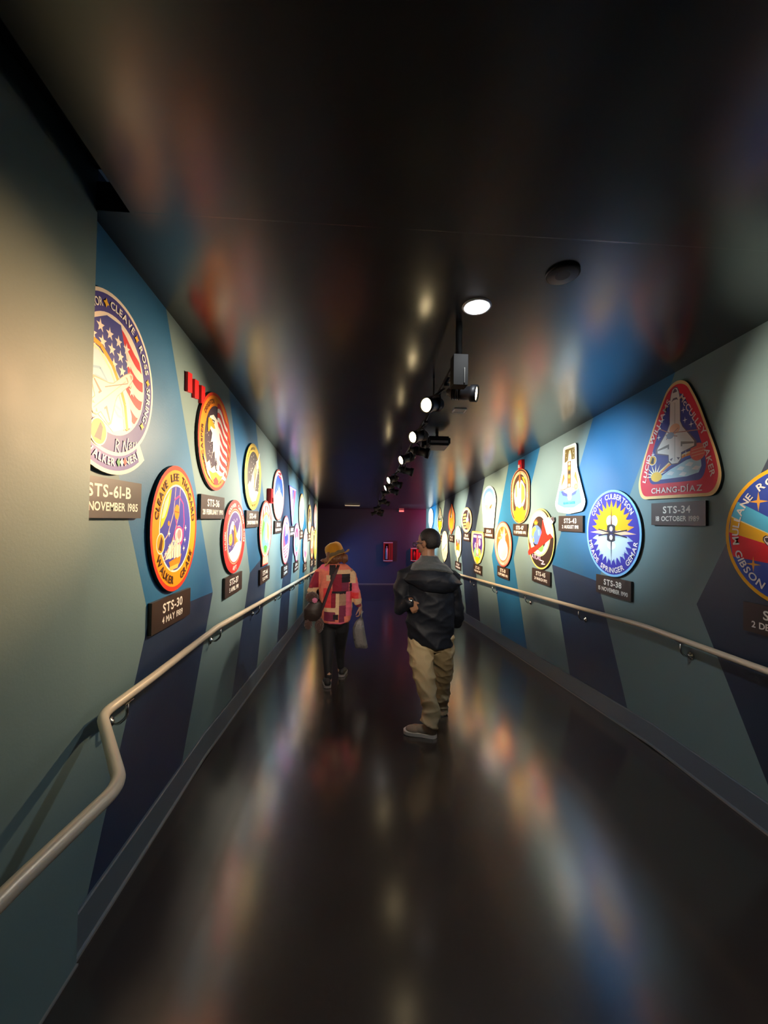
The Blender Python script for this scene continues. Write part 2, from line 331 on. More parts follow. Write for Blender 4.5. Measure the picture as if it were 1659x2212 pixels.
bm = bmesh.new(); box(bm, -.13, .13, -.15, .15, -.05, .05, 0, mt); bmesh.ops.bevel(bm, geom=bm.edges[:], offset=.018, segments=3, affect='EDGES'); kid(pj_, 'body', bm, M['blk'])
bm = bmesh.new(); box(bm, -.10, .10, -.153, -.149, -.03, -.005, 0, mt); box(bm, -.09, .11, -.12, .12, -.055, -.051, 0, mt); kid(pj_, 'pale_cover', bm, M['grille'])
bm = bmesh.new(); lathe(bm, [(.001, 0), (.045, 0), (.045, .05), (.04, .055), (.001, .05)], 20, mt @ Matrix.Translation((-.13, .0, -.01)) @ Matrix.Rotation(-math.pi/2, 4, 'Y')); kid(pj_, 'lens_barrel', bm, M['blk'])
bm = bmesh.new(); tube(bm, [(.93, 4.8, ceil_z(4.8)-.07), (.93, 4.8, ceil_z(4.8)+.01)], .02, 10); kid(pj_, 'mount', bm, M['blk'])
vt = thing('ceiling_vent', 'small pale rectangular plate on the ceiling beside the nearest right-facing spotlight', 'vent', (.99, 3.97, ceil_z(3.97)))
mt = ceil_frame(.985, 3.97)
bm = bmesh.new(); box(bm, -.052, .052, -.05, .05, 0, .006, 0, mt); kid(vt, 'plate', bm, M['grille'])
bm = bmesh.new()
for s in (-1, 1):
    box(bm, -.057, .057, s*.052-.004, s*.052+.004, 0, .01, 0, mt); box(bm, s*.056-.004, s*.056+.004, -.05, .05, 0, .01, 0, mt)
kid(vt, 'frame', bm, M['white'])
fx = thing('ceiling_light_panel', 'slim warm strip light on the far ceiling above the hat', 'ceiling light', (-.1, 12.56, ceil_z(12.56)))
mt = ceil_frame(-.1, 12.56)
bm = bmesh.new(); box(bm, -.23, .23, -.05, .05, 0, .03, 0, mt); kid(fx, 'frame', bm, M['grille'])
bm = bmesh.new(); box(bm, -.215, .215, -.06, .035, .004, .034, 0, mt); kid(fx, 'lens', bm, M['fixture'])
ex = thing('emergency_light', 'small pinkish lit panel high on the end wall under the ceiling', 'wall light', tuple(atY(867, 1104, 15.47)))
c = atY(867, 1104, 15.47)
bm = bmesh.new(); box(bm, c.x-.1, c.x+.1, 15.43, 15.5, c.z-.04, c.z+.04); bmesh.ops.bevel(bm, geom=bm.edges[:], offset=.01, segments=2, affect='EDGES'); kid(ex, 'case', bm, M['white'])
bm = bmesh.new(); box(bm, c.x-.085, c.x+.085, 15.425, 15.432, c.z-.025, c.z+.025); kid(ex, 'lens', bm, M['exitred'])
# extinguisher cabinets on the end wall
def cabinet(px0, px1, py0, py1, label, body, inner):
    a = atY(px0, py0, 15.38); b = atY(px1, py1, 15.38); t = thing('fire_extinguisher_cabinet', label, 'cabinet', ((a.x+b.x)/2, 15.5, b.z))
    w, h = b.x-a.x, a.z-b.z
    bm = bmesh.new(); box(bm, a.x, b.x, 15.4, 15.5, b.z, a.z); kid(t, 'case', bm, body)
    bm = bmesh.new()
    for (u0, u1, v0, v1) in ((0, 1, 0, .06), (0, 1, .94, 1), (0, .16, 0, 1), (.84, 1, 0, 1)): box(bm, a.x+u0*w, a.x+u1*w, 15.375, 15.4, b.z+v0*h, b.z+v1*h)
    d = kid(t, 'door_frame', bm, body)
    bm = bmesh.new(); box(bm, a.x+.18*w, a.x+.55*w, 15.385, 15.395, b.z+.1*h, b.z+.9*h); kid(t, 'window_pane', bm, M['glass'])
    bm = bmesh.new(); box(bm, a.x, b.x, 15.37, 15.376, a.z-.05*h, a.z); kid(t, 'pale_trim', bm, M['white']); bm = bmesh.new(); box(bm, a.x, b.x, 15.37, 15.376, b.z+.04*h, b.z+.09*h); kid(t, 'pale_trim', bm, M['white'])
    bm = bmesh.new(); x = a.x+.36*w; tube(bm, [(x, 15.38, b.z+.14*h), (x, 15.38, b.z+.66*h), (x, 15.38, b.z+.72*h)], [.05*w/.4, .05*w/.4, .02], 12); tube(bm, [(x, 15.38, b.z+.72*h), (x, 15.38, b.z+.8*h)], .018, 8); kid(t, 'extinguisher', bm, inner)
cabinet(828.5, 848, 1171, 1214, 'tall red fire extinguisher cabinet in the middle of the blue end wall', M['redc'], M['white'])
cabinet(887.5, 908, 1184, 1213, 'glowing red fire cabinet beside the head of the person in dark jacket', M['red'], M['redc'])
# wall alarms
al = thing('fire_alarm', 'red box fire alarm standing off the left wall between two round patches', 'fire alarm', (-XL, 5.3, 2.03))
bm = bmesh.new(); box(bm, -XL, -XL+.055, 5.22, 5.36, 1.95, 2.13); bmesh.ops.bevel(bm, geom=bm.edges[:], offset=.006, segments=2, affect='EDGES'); kid(al, 'housing', bm, M['red'])
bm = bmesh.new(); box(bm, -XL+.055, -XL+.075, 5.27, 5.33, 1.965, 2.02); kid(al, 'strobe_lens', bm, M['white'])
al = thing('wall_marker', 'three slanting bright red bars fixed high on the left wall above the eagle patch', 'wall marker', (-XL, 2.87, 2.62))
for y, zz in ((2.715, 2.62), (2.83, 2.612), (2.95, 2.61)):
    bm = bmesh.new(); v = []
    for dx in (0, .02):
        v.append([bm.verts.new((-XL+dx, y+a, zz+b)) for a, b in ((.0, -.062), (.07, -.052), (.065, .07), (-.005, .062))])
    for k in range(4): bm.faces.new((v[0][k], v[0][(k+1) % 4], v[1][(k+1) % 4], v[1][k]))
    bm.faces.new(v[0]); bm.faces.new(v[1]); kid(al, 'red_bar', bm, M['red'])
al = thing('fire_alarm', 'narrow red alarm on the right wall above the upright oval patch', 'fire alarm', (XR, 5.83, 2.58))
bm = bmesh.new(); box(bm, XR-.045, XR, 5.78, 5.9, 2.52, 2.65); kid(al, 'housing', bm, M['red'])
bm = bmesh.new(); box(bm, XR-.06, XR-.045, 5.81, 5.87, 2.535, 2.58); kid(al, 'strobe_lens', bm, M['white'])
# ================================================================ PATCHES AND PLAQUES
PAL = {}
def ink(hexc, rough=.45):
    if hexc not in PAL:
        c = [int(hexc[i:i+2], 16)/255 for i in (0, 2, 4)]; c = [x/12.92 if x <= .04045 else ((x+.055)/1.055)**2.4 for x in c]
        PAL[hexc] = mat('print_'+hexc, c, rough, spec=.3)
    return PAL[hexc]
GL = {}
_fc = bpy.data.curves.new('glyph_source', 'FONT'); _fc.resolution_u = 3; _fo = bpy.data.objects.new('glyph_source', _fc); COL.objects.link(_fo)
def glyph(ch):
    if ch not in GL:
        _fc.body = ch; _fc.offset = .022
        bpy.context.view_layer.update(); dg = bpy.context.evaluated_depsgraph_get()
        me = bpy.data.meshes.new_from_object(_fo.evaluated_get(dg))
        vs = [(v.co.x, v.co.y) for v in me.vertices]; fs = [tuple(p.vertices) for p in me.polygons]
        x0 = min([v[0] for v in vs], default=0); x1 = max([v[0] for v in vs], default=.28)
        GL[ch] = ([(x-x0, y) for x, y in vs], fs, x1-x0); bpy.data.meshes.remove(me)
    return GL[ch]
class Art:
    def __init__(s): s.v = []; s.f = []; s.c = []; s.l = 0
    def up(s): s.l += 1
    def poly(s, pts, col, lay=True):
        if lay: s.up()
        b = len(s.v); s.v += [(x, y, s.l) for x, y in pts]
        tri = tessellate_polygon([[Vector((x, y, 0)) for x, y in pts]])
        for t in tri: s.f.append(tuple(b+i for i in t)); s.c.append(col)
    def ell(s, cx, cy, rx, ry, col, n=40, a0=0, a1=360):
        full = a1-a0 >= 360; s.poly([(cx+rx*math.cos(R_(a0+(a1-a0)*k/n)), cy+ry*math.sin(R_(a0+(a1-a0)*k/n))) for k in range(n+(0 if full else 1))], col)
    def ring(s, cx, cy, rx, ry, w, col, n=48, a0=0, a1=360):
        s.up(); b = len(s.v)
        for k in range(n+1):
            a = R_(a0+(a1-a0)*k/n); s.v += [(cx+rx*math.cos(a), cy+ry*math.sin(a), s.l), (cx+(rx-w)*math.cos(a), cy+(ry-w)*math.sin(a), s.l)]
        for k in range(n): s.f.append((b+2*k, b+2*k+1, b+2*k+3, b+2*k+2)); s.c.append(col)
    def line(s, pts, w, col):
        s.up()
        for (x0, y0), (x1, y1) in zip(pts, pts[1:]):
            L = math.hypot(x1-x0, y1-y0) or 1; nx, ny = -(y1-y0)/L*w/2, (x1-x0)/L*w/2; b = len(s.v)
            s.v += [(x0+nx, y0+ny, s.l), (x0-nx, y0-ny, s.l), (x1-nx, y1-ny, s.l), (x1+nx, y1+ny, s.l)]; s.f.append((b, b+1, b+2, b+3)); s.c.append(col)
    def star(s, cx, cy, r, col, n=5, inner=.42, rot=90, sx=1):
        s.poly([(cx+sx*r*(1 if k % 2 == 0 else inner)*math.cos(R_(rot+180*k/n)), cy+r*(1 if k % 2 == 0 else inner)*math.sin(R_(rot+180*k/n))) for k in range(2*n)], col)
    def burst(s, cx, cy, rx, ry, col, n=22, inner=.78, a0=0, a1=360):
        p = [(cx+rx*(1 if k % 2 else inner)*math.cos(R_(a0+(a1-a0)*k/(2*n))), cy+ry*(1 if k % 2 else inner)*math.sin(R_(a0+(a1-a0)*k/(2*n)))) for k in range(2*n+(0 if a1-a0 >= 360 else 1))]
        s.poly(p, col)
    def xf(s, pts, cx, cy, sc, ang=0, sy=None):
        c, n = math.cos(R_(ang)), math.sin(R_(ang)); sy = sc if sy is None else sy
        return [(cx+(x*sc)*c-(y*sy)*n, cy+(x*sc)*n+(y*sy)*c) for x, y in pts]
    def shuttle(s, cx, cy, sc, ang=0, body='F3E8DC', dark='3A3A44', shade='CFC2B6', sy=None):
        out = [(0, 1), (.06, .97), (.1, .86), (.13, .7), (.14, .1), (.2, -.05), (.5, -.48), (.5, -.6), (.17, -.7), (.16, -.86), (.08, -.95), (-.08, -.95), (-.16, -.86), (-.17, -.7), (-.5, -.6), (-.5, -.48), (-.2, -.05), (-.14, .1), (-.13, .7), (-.1, .86), (-.06, .97)]
        s.poly(s.xf([(x*1.12, y*1.03) for x, y in out], cx, cy, sc, ang, sy), dark); s.poly(s.xf(out, cx, cy, sc, ang, sy), body)
        s.poly(s.xf([(.16, -.42), (.49, -.5), (.49, -.54), (.2, -.5), (.2, -.55), (.16, -.55)], cx, cy, sc, ang, sy), '8A8078'); s.poly(s.xf([(-.16, -.42), (-.49, -.5), (-.49, -.54), (-.2, -.5), (-.2, -.55), (-.16, -.55)], cx, cy, sc, ang, sy), '8A8078')
        s.poly(s.xf([(.012, .62), (.012, -.9), (-.012, -.9), (-.012, .62)], cx, cy, sc, ang, sy), shade)
        s.poly(s.xf([(-.09, .66), (-.05, .74), (.05, .74), (.09, .66), (.04, .69), (-.04, .69)], cx, cy, sc, ang, sy), dark); s.poly(s.xf([(-.05, .93), (0, .99), (.05, .93), (.06, .88), (-.06, .88)], cx, cy, sc, ang, sy), dark)
        for k in (-1, 1): s.poly(s.xf([(.1*k, -.88), (.14*k, -.82), (.05*k, -.8)], cx, cy, sc, ang, sy), dark)
    def text(s, t, cx, cy, size, col, sx=1, sp=.06, ang=0, fit=None):
        s.up(); w = -sp
        for ch in t: w += (.3 if ch == ' ' else glyph(ch)[2])+sp
        if fit: sx = fit/(w*size)
        x = -w/2
        for ch in t:
            if ch == ' ': x += .3+sp; continue
            g = glyph(ch); b = len(s.v); s.v += [(p[0], p[1], s.l) for p in s.xf([((x+a)*size*sx, (c-.36)*size) for a, c in g[0]], cx, cy, 1, ang)]
            for f in g[1]: s.f.append(tuple(b+i for i in f)); s.c.append(col)
            x += g[2]+sp
    def arc(s, t, cx, cy, rx, ry, a, size, col, inside=False, sx=1, sp=.1, span=None):
        """text centred on polar angle a (deg); outside = reads clockwise with feet inward, inside = reads counter-clockwise"""
        s.up(); wid = [(.3 if ch == ' ' else glyph(ch)[2])+sp for ch in t]; r = (rx+ry)/2
        if span: sx = R_(span)*r/(sum(wid)*size)
        tot = sum(wid)*size*sx
        th = (span if span else math.degrees(tot/r)); k = th/sum(wid); cur = a+(th/2 if not inside else -th/2)
        for ch, w in zip(t, wid):
            m = cur-(w/2*k) if not inside else cur+(w/2*k); cur = cur-w*k if not inside else cur+w*k
            if ch == ' ': continue
            g = glyph(ch); px, py = cx+rx*math.cos(R_(m)), cy+ry*math.sin(R_(m)); tx, ty = -rx*math.sin(R_(m)), ry*math.cos(R_(m)); ta = math.degrees(math.atan2(ty, tx))
            ta = ta+180 if not inside else ta
            b = len(s.v); s.v += [(p[0], p[1], s.l) for p in s.xf([((q-g[2]/2)*size*sx, (c-.36)*size) for q, c in g[0]], px, py, 1, ta)]
            for f in g[1]: s.f.append(tuple(b+i for i in f)); s.c.append(col)
    def words(s, parent, fr, base):           # every word or line of lettering is a part of its own
        lay = {}
        for f, c in zip(s.f, s.c): lay.setdefault(s.v[f[0]][2], []).append((f, c))
        for l, fc in lay.items():
            B = Art(); B.l = l; m = {}
            for f, c in fc:
                g = []
                for i in f:
                    if i not in m: m[i] = len(B.v); B.v.append(s.v[i])
                    g.append(m[i])
                B.f.append(tuple(g)); B.c.append(c)
            B.build('lettering', parent, fr, base)
    def build(s, name, parent, fr, base, eps=.00005):
        cols = sorted(set(s.c)); me = bpy.data.meshes.new(name)
        me.from_pydata([fr(x, y, base+l*eps) for x, y, l in s.v], [], s.f); me.validate()
        for c in cols: me.materials.append(ink(c))
        idx = {c: i for i, c in enumerate(cols)}
        if len(me.polygons) == len(s.c):
            for p, c in zip(me.polygons, s.c): p.material_index = idx[c]
        o = bpy.data.objects.new(name, me); COL.objects.link(o); o.parent = parent; return o
TH = .018                                                     # board thickness
def mapper(side, hw, hh):                                      # local frame of the thing: origin at its centre on the wall plane
    if side == 'L': return lambda x, y, d: (d+.003, x*hw, y*hh)
    return lambda x, y, d: (-d-.003, -x*hw, y*hh)
def patch(side, y, z, hw, hh, outline, edge, draw, label):
    X = -XL if side == 'L' else XR
    t = thing('mission_patch', label, 'patch', (X, y, z), 'round and shaped emblems on the two corridor walls')
    fr = mapper(side, hw, hh); bm = bmesh.new()
    a = [bm.verts.new(fr(p[0], p[1], .0)) for p in outline]; b = [bm.verts.new(fr(p[0], p[1], TH)) for p in outline]; n = len(a)
    for k in range(n): bm.faces.new((a[k], a[(k+1) % n], b[(k+1) % n], b[k]))
    for ring, in ((b,), (a,)):
        for tr in tessellate_polygon([[Vector((p[0], p[1], 0)) for p in outline]]):
            try: bm.faces.new([ring[i] for i in tr])
            except ValueError: pass
    obj('backing_board', bm, M['blkm'], t)
    A = Art(); A.poly(outline, edge); T = Art(); T.l = 60
    draw(A, T)
    A.build('printed_emblem', t, fr, TH)
    T.words(t, fr, TH)
    return t
def plaque(side, y, z, l1, l2, label, w=.52, h=.172):
    X = -XL if side == 'L' else XR
    t = thing('name_plaque', label, 'plaque', (X, y, z), 'dark name plaques under the emblems'); s = 1 if side == 'L' else -1
    bm = bmesh.new(); x0, x1 = sorted((s*.003, s*.023)); box(bm, x0, x1, -w/2, w/2, -h/2, h/2); obj('plate', bm, M['plate'], t)
    T = Art(); T.text(l1, 0, .032, .074, 'F2E9DC', 1.15, .09); T.text(l2, 0, -.035, .052, 'F2E9DC', min(1, w*.885/(.052*(sum((.3 if c == ' ' else glyph(c)[2])+.06 for c in l2)))), .06)
    T.words(t, mapper(side, 1, 1), .0205); return t
M['plate'] = mat('dark_bronze_plaque', (.036, .019, .013), .4, noise_amt=.2, nscale=20)
def circ(n=56): return [(math.cos(2*math.pi*k/n), math.sin(2*math.pi*k/n)) for k in range(n)]
def rnd(pts, r=.12, n=5):                                       # rounded polygon
    out = []; m = len(pts)
    for i in range(m):
        a, b, c = Vector(pts[i-1]), Vector(pts[i]), Vector(pts[(i+1) % m])
        d = min(r, (a-b).length*.48, (c-b).length*.48); p = b+(a-b).normalized()*d; q = b+(c-b).normalized()*d
        for k in range(n+1):
            t = k/n; v = p*(1-t)**2+b*2*t*(1-t)+q*t*t; out.append((v.x, v.y))
    return out
def sc(pts, f, g=None, dx=0, dy=0): return [(x*f+dx, y*(g or f)+dy) for x, y in pts]
def stars(A, n, seed, f, col='F4ECE0', r=.03, pts=4, inner=.25):
    rd = random.Random(seed); k = 0
    while k < n:
        x, y = rd.uniform(-1, 1), rd.uniform(-1, 1)
        if f(x, y): A.star(x, y, r*rd.uniform(.6, 1.3), col, pts, inner); k += 1

def d61b(A, T):                        # radius 1 ring; tab at the lower side
    tab = [(1.24*math.cos(R_(a)), 1.24*math.sin(R_(a))) for a in range(-140, -49, 5)]+[(.9*math.cos(R_(a)), .9*math.sin(R_(a))) for a in range(-50, -141, -6)]
    A.poly(tab, 'F7E4D0'); A.poly([(1.19*math.cos(R_(a)), 1.19*math.sin(R_(a))) for a in range(-137, -52, 5)]+[(.9*math.cos(R_(a)), .9*math.sin(R_(a))) for a in range(-53, -138, -6)], '5B4FA0')
    A.ell(0, 0, 1, 1, 'F7E4D0', 64); A.ell(0, 0, .955, .955, '40388A', 64); A.ell(0, 0, .74, .74, 'F7E4D0', 56); A.ell(0, 0, .71, .71, 'F3E4D2', 56)
    def clip(pts):
        return [(x, y) if x*x+y*y < .5 else (x*.706/math.hypot(x, y), y*.706/math.hypot(x, y)) for x, y in pts]
    # waving flag: stripes
    for k in range(5):
        y0 = .62-.27*k; up_ = []; lo = []
        for i in range(13):
            x = -.1+.85*i/12; w = .07*math.sin(x*7+.8)
            up_.append((x, y0+w-.25*x)); lo.append((x, y0-.135+w-.25*x))
        A.poly(clip(up_+lo[::-1]), 'D8232A')
    A.poly(clip([(-.71, .1), (-.6, .6), (-.2, .72), (.12, .72), (.28, .28), (.33, -.02), (.1, -.05), (-.2, -.1)]), '3B3F92')
    for i in range(5):
        for j in range(4):
            x, y = -.5+.19*i+.05*j, .52-.17*j-.02*i
            if x*x+y*y < .44: A.star(x, y, .085, 'F7EBDD', 5, .4, 95)
    A.poly(clip([(-.7, .0), (-.35, .22), (-.02, .12), (.28, -.12), (.42, -.4), (.46, -.6), (0, -.72), (-.6, -.5)]), 'BFD8E8')
    A.line([(-.6, .3), (-.3, .27), (-.05, .12), (.12, -.08), (.25, -.3), (.32, -.62)], .06, 'F2A516'); A.line([(-.62, .25), (-.33, .21), (-.1, .06), (.06, -.14), (.2, -.36), (.26, -.64)], .035, 'FAE3BC')
    for k in range(5): A.line([(-.5+.1*k, -.05-.07*k), (-.3+.1*k, -.0-.12*k), (-.15+.1*k, -.12-.09*k)], .03, '8FBAD8')
    A.shuttle(-.02, -.2, .55, -52, 'F6E7DA', 'C9A892', 'E0C4AE')
    A.line([(-.2, -.2), (.3, .0)], .012, 'D88A7A'); A.ell(-.3, -.76, .17, .17, 'F7E4D0', 24); A.ell(-.3, -.76, .15, .15, 'E0A020', 24); A.poly([(-.38, -.84), (-.27, -.64), (-.22, -.7), (-.25, -.86)], '2A1C18')
    for s_, a, w in (("O'CONNOR", 132, 44), ('CLEAVE', 79.5, 40), ('ROSS', 33, 28), ('SPRING', -11, 38)): T.arc(s_, 0, 0, .85, .85, a, .135, 'F7EFE2', span=w)
    for a in (105, 54, 12, -35): T.star(.845*math.cos(R_(a)), .845*math.sin(R_(a)), .06, 'F0B428', 4, .5)
    T.arc('WALKER', 0, 0, 1.08, 1.08, -104, .14, 'F7EFE2', True, span=34); T.arc('NERI', 0, 0, 1.08, 1.08, -66, .14, 'F7EFE2', True, span=20)
    for k, c in enumerate(('2E8A4A', 'F4ECE0', 'C8262A')): a = R_(-83+4*k); T.ell(1.08*math.cos(a), 1.08*math.sin(a), .045, .06, c, 4)
    T.line([(.05, -.95), (.07, -.78), (.14, -.82), (.08, -.87), (.15, -.95)], .014, 'F4ECE0'); T.line([(.22, -.93), (.24, -.77), (.31, -.91), (.34, -.72)], .014, 'F4ECE0'); T.line([(.37, -.83), (.43, -.81), (.41, -.76), (.37, -.8), (.385, -.87), (.44, -.85)], .012, 'F4ECE0'); T.line([(.475, -.83), (.465, -.76), (.51, -.755)], .012, 'F4ECE0'); T.line([(.55, -.8), (.54, -.73)], .012, 'F4ECE0')
def d30(A, T):
    A.ell(0, 0, .93, .93, 'F59A14', 56); A.ell(0, 0, .685, .7, 'FBEFD8', 48); A.ell(0, 0, .655, .67, '3E3FA4', 48)
    A.poly([(-.5, .42), (-.62, .2), (-.64, 0), (-.55, .05), (-.4, .2), (-.28, .4), (-.22, .62), (-.35, .56)], 'F6C81E'); A.poly([(-.48, .4), (-.6, .15), (-.5, .17), (-.36, .35), (-.3, .56)], 'FFF2B8')
    A.line([(-.05, .66), (-.12, .25), (-.35, -.1), (-.6, -.25)], .022, 'F2B8A0'); A.line([(.15, .64), (.1, .2), (-.15, -.2), (-.5, -.45)], .022, 'F2B8A0'); A.line([(-.1, .45), (.1, .52), (.3, .4), (.36, .1), (.3, -.2), (.18, -.32)], .03, 'E0408C')
    A.line([(.05, .35), (-.05, .2), (.05, -.02)], .03, 'E0408C'); A.ell(.02, .26, .11, .12, 'E8901C', 24); A.line([(-.08, .27), (.12, .25)], .02, 'B05A10')
    A.ell(.12, -.12, .16, .16, 'F7E6DC', 28); A.ell(.14, -.1, .09, .08, 'E89090', 18); A.ring(.12, -.12, .22, .15, .03, 'E0408C', 30); A.ell(-.32, .08, .04, .04, 'E8901C', 12)
    A.ell(-.62, -.22, .16, .16, 'FBEFD8', 26); A.ell(-.62, -.22, .14, .14, 'E0A020', 26); A.poly([(-.7, -.3), (-.6, -.1), (-.54, -.18), (-.58, -.34)], '5A2A14')
    A.poly([(-.28, -.52), (.12, -.46), (.26, -.42), (.2, -.56), (.1, -.62), (-.2, -.64)], 'E88A1A'); A.poly([(-.26, -.6), (.14, -.57), (.1, -.64), (-.2, -.66)], 'F6C05A')
    for x, h in ((-.18, .3), (0, .36), (.14, .26)): A.poly([(x-.08, -.48), (x-.09, -.48+h*.6), (x+.02, -.48+h), (x+.08, -.44+h*.5), (x+.07, -.46)], 'FBE6CC'); A.line([(x, -.5), (x+.01, -.44+h)], .014, '8A4A1C')
    A.poly([(-.45, -.48), (-.26, -.26), (-.24, -.46)], 'FBE6CC'); A.line([(-.5, -.5), (-.15, -.34), (.12, -.18)], .016, 'F2B8A0')
    for x, y in ((-.3, -.08), (-.1, -.2), (-.42, -.38), (.4, -.2), (.36, -.34), (-.28, -.28), (.42, .0)): A.star(x, y, .055, 'FBF0E4', 4, .35)
    for s_, a, w, i in (('CLEAVE', 146, 50, 0), ('LEE', 97.5, 25, 0), ('THAGARD', 41.5, 68, 0), ('WALKER', -123, 57, 1), ('GRABE', -51, 46, 1)): T.arc(s_, 0, 0, .81, .82, a, .17, '4A2C1C', bool(i), span=w)
def d36(A, T):
    A.ell(0, 0, .93, .94, 'F08A1A', 56); A.ell(.03, .0, .7, .74, '3C2A3A', 48)
    stars(A, 50, 3, lambda x, y: (x-.03)**2+y*y < .42 and y < .1, r=.022)
    for k in range(7):
        y0 = .8-.2*k; up_ = []; lo = []
        for i in range(10):
            x = .02+.88*i/9; w = .05*math.sin(x*9+k*.3); s_ = -.55*x*x
            def cl(x, y):
                r = math.hypot(x, y); return (x, y) if r < .9 else (x*.9/r, y*.9/r)
            up_.append(cl(x, y0+w+s_)); lo.append(cl(x, y0-.11+w+s_))
        A.poly(up_+lo[::-1], 'D82A22' if k % 1 == 0 else 'FFFFFF')
        A.poly([(x, y-.105) for x, y in up_[:8]]+[(x, y-.09) for x, y in lo[:8][::-1]], 'F8E8DA')
    A.poly([(-.5, .28), (-.42, .45), (-.22, .52), (0, .46), (.12, .3), (.2, .1), (.22, -.2), (.18, -.42), (.1, -.3), (.06, -.5), (-.02, -.3), (-.08, -.42), (-.12, -.2), (-.22, -.26), (-.22, -.02), (-.34, -.06), (-.28, .14), (-.4, .2)], 'FBF4EA')
    A.poly([(-.52, .26), (-.5, .4), (-.36, .42), (-.18, .34), (-.1, .26), (-.2, .24), (-.36, .26), (-.44, .14), (-.5, .12)], 'F0A41C'); A.line([(-.3, .4), (-.14, .4)], .03, '3A2A20'); A.ell(-.18, .36, .025, .02, '201810', 10)
    for k in range(5): A.line([(-.25+.09*k, .15-.02*k), (-.2+.09*k, -.22)], .014, 'B8C4D0')
    A.poly([(.1, -.2), (.14, -.12), (.2, -.2), (.2, -.62), (.1, -.62)], 'F6E6D0')
    A.poly([(-.72, -.36), (-.55, -.5), (-.4, -.42), (-.3, -.58), (-.1, -.5), (0, -.6), (.2, -.56), (.4, -.6), (.6, -.48), (.5, -.66), (.2, -.82), (-.2, -.84), (-.5, -.7)], 'FBE9C4')
    A.poly([(-.45, -.62), (-.2, -.66), (0, -.62), (.25, -.68), (.42, -.66), (.2, -.84), (-.2, -.86)], 'F39A1C'); A.poly([(-.16, -.8), (0, -.72), (.16, -.8), (.1, -.88), (-.1, -.88)], 'D8302A')
    for s_, a in (('CREIGHTON', 125), ('CASPER', 186)): T.arc(s_, 0, 0, .82, .83, a, .13, '3A2018', span=44)
    for s_, a in (('MULLANE', -134), ('HILMERS', -84), ('THUOT', -40)): T.arc(s_, 0, 0, .82, .83, a, .13, '3A2018', True, span=38)
def d37(A, T):
    A.ell(0, 0, .97, .97, 'DA2E28', 56); A.ring(0, 0, .74, .76, .03, 'F2A880', 48); A.ell(0, 0, .68, .7, 'FBEDE0', 48); A.ell(0, 0, .64, .66, '5A4484', 48)
    stars(A, 16, 8, lambda x, y: x*x+y*y < .36 and y > -.3, r=.04)
    A.ell(-.38, -.06, .16, .17, 'EFA41C', 24); A.ring(-.38, -.06, .11, .12, .03, 'F8DC8C', 20)
    A.poly([(-.5, .06), (-.42, .28), (-.28, .42), (-.1, .4), (-.06, .25), (-.18, .18), (-.3, .22), (-.34, .08)], 'FBF0E0')
    A.poly([(-.14, .32), (-.02, .3), (.14, .02), (.3, -.16), (.1, -.5), (.0, -.56), (-.02, -.3), (-.1, 0)], 'E0761C'); A.poly([(.0, .28), (.32, -.12), (.2, -.18), (-.02, .2)], 'F6C05A')
    A.poly([(.46, .42), (.5, .0), (.42, -.18), (.1, .0), (.32, .2)], 'FBF4EC')
    A.poly([(-.5, -.42), (-.2, -.35), (.1, -.18), (.52, -.14), (.58, -.3), (.4, -.55), (.1, -.68), (-.25, -.64)], 'FBF6F0')
    for k in range(4): A.line([(-.2+.16*k, -.4+.03*k), (-.1+.16*k, -.6+.04*k)], .03, '7A90B8')
    T.arc('GODWIN', 0, 0, .86, .86, 112, .15, 'FBE6D8'); T.arc('CAMERON', 0, 0, .86, .86, 50, .15, 'FBE6D8'); T.arc('NAGEL', 0, 0, .86, .86, 185, .15, 'FBE6D8'); T.arc('ROSS', 0, 0, .86, .86, 0, .15, 'FBE6D8'); T.arc('APT', 0, 0, .86, .86, -90, .17, 'FBE6D8', True)
def dyel(A, T):
    A.ell(0, 0, .94, .95, 'EAC948', 56); A.ell(0, 0, .72, .76, '3A2E2A', 48); stars(A, 40, 5, lambda x, y: x*x+y*y < .46, r=.035)
    A.poly([(-.5, -.55), (-.2, .05), (.36, .55), (.62, .4), (.3, -.1), (.1, -.6), (-.2, -.74)], 'FBEFD2'); A.poly([(-.1, .1), (.4, .6), (.56, .52), (.35, .1), (.1, -.2)], 'E9A878')
    A.poly([(-.66, -.3), (-.45, -.15), (-.2, -.3), (.1, -.42), (.4, -.4), (.6, -.42), (.3, -.7), (-.1, -.76), (-.45, -.6)], 'FDF4D8')
    A.shuttle(.5, .55, .34, -35, 'FBF4EC', '6A5A6A'); A.poly([(0, -.3), (.16, .18), (.24, .1), (.12, -.45)], 'B87040')
    T.arc('GREGORY HENRICKS', 0, 0, .85, .86, 120, .1, '5A4418'); T.arc('VOSS MUSGRAVE', 0, 0, .85, .86, -90, .1, '5A4418', True)
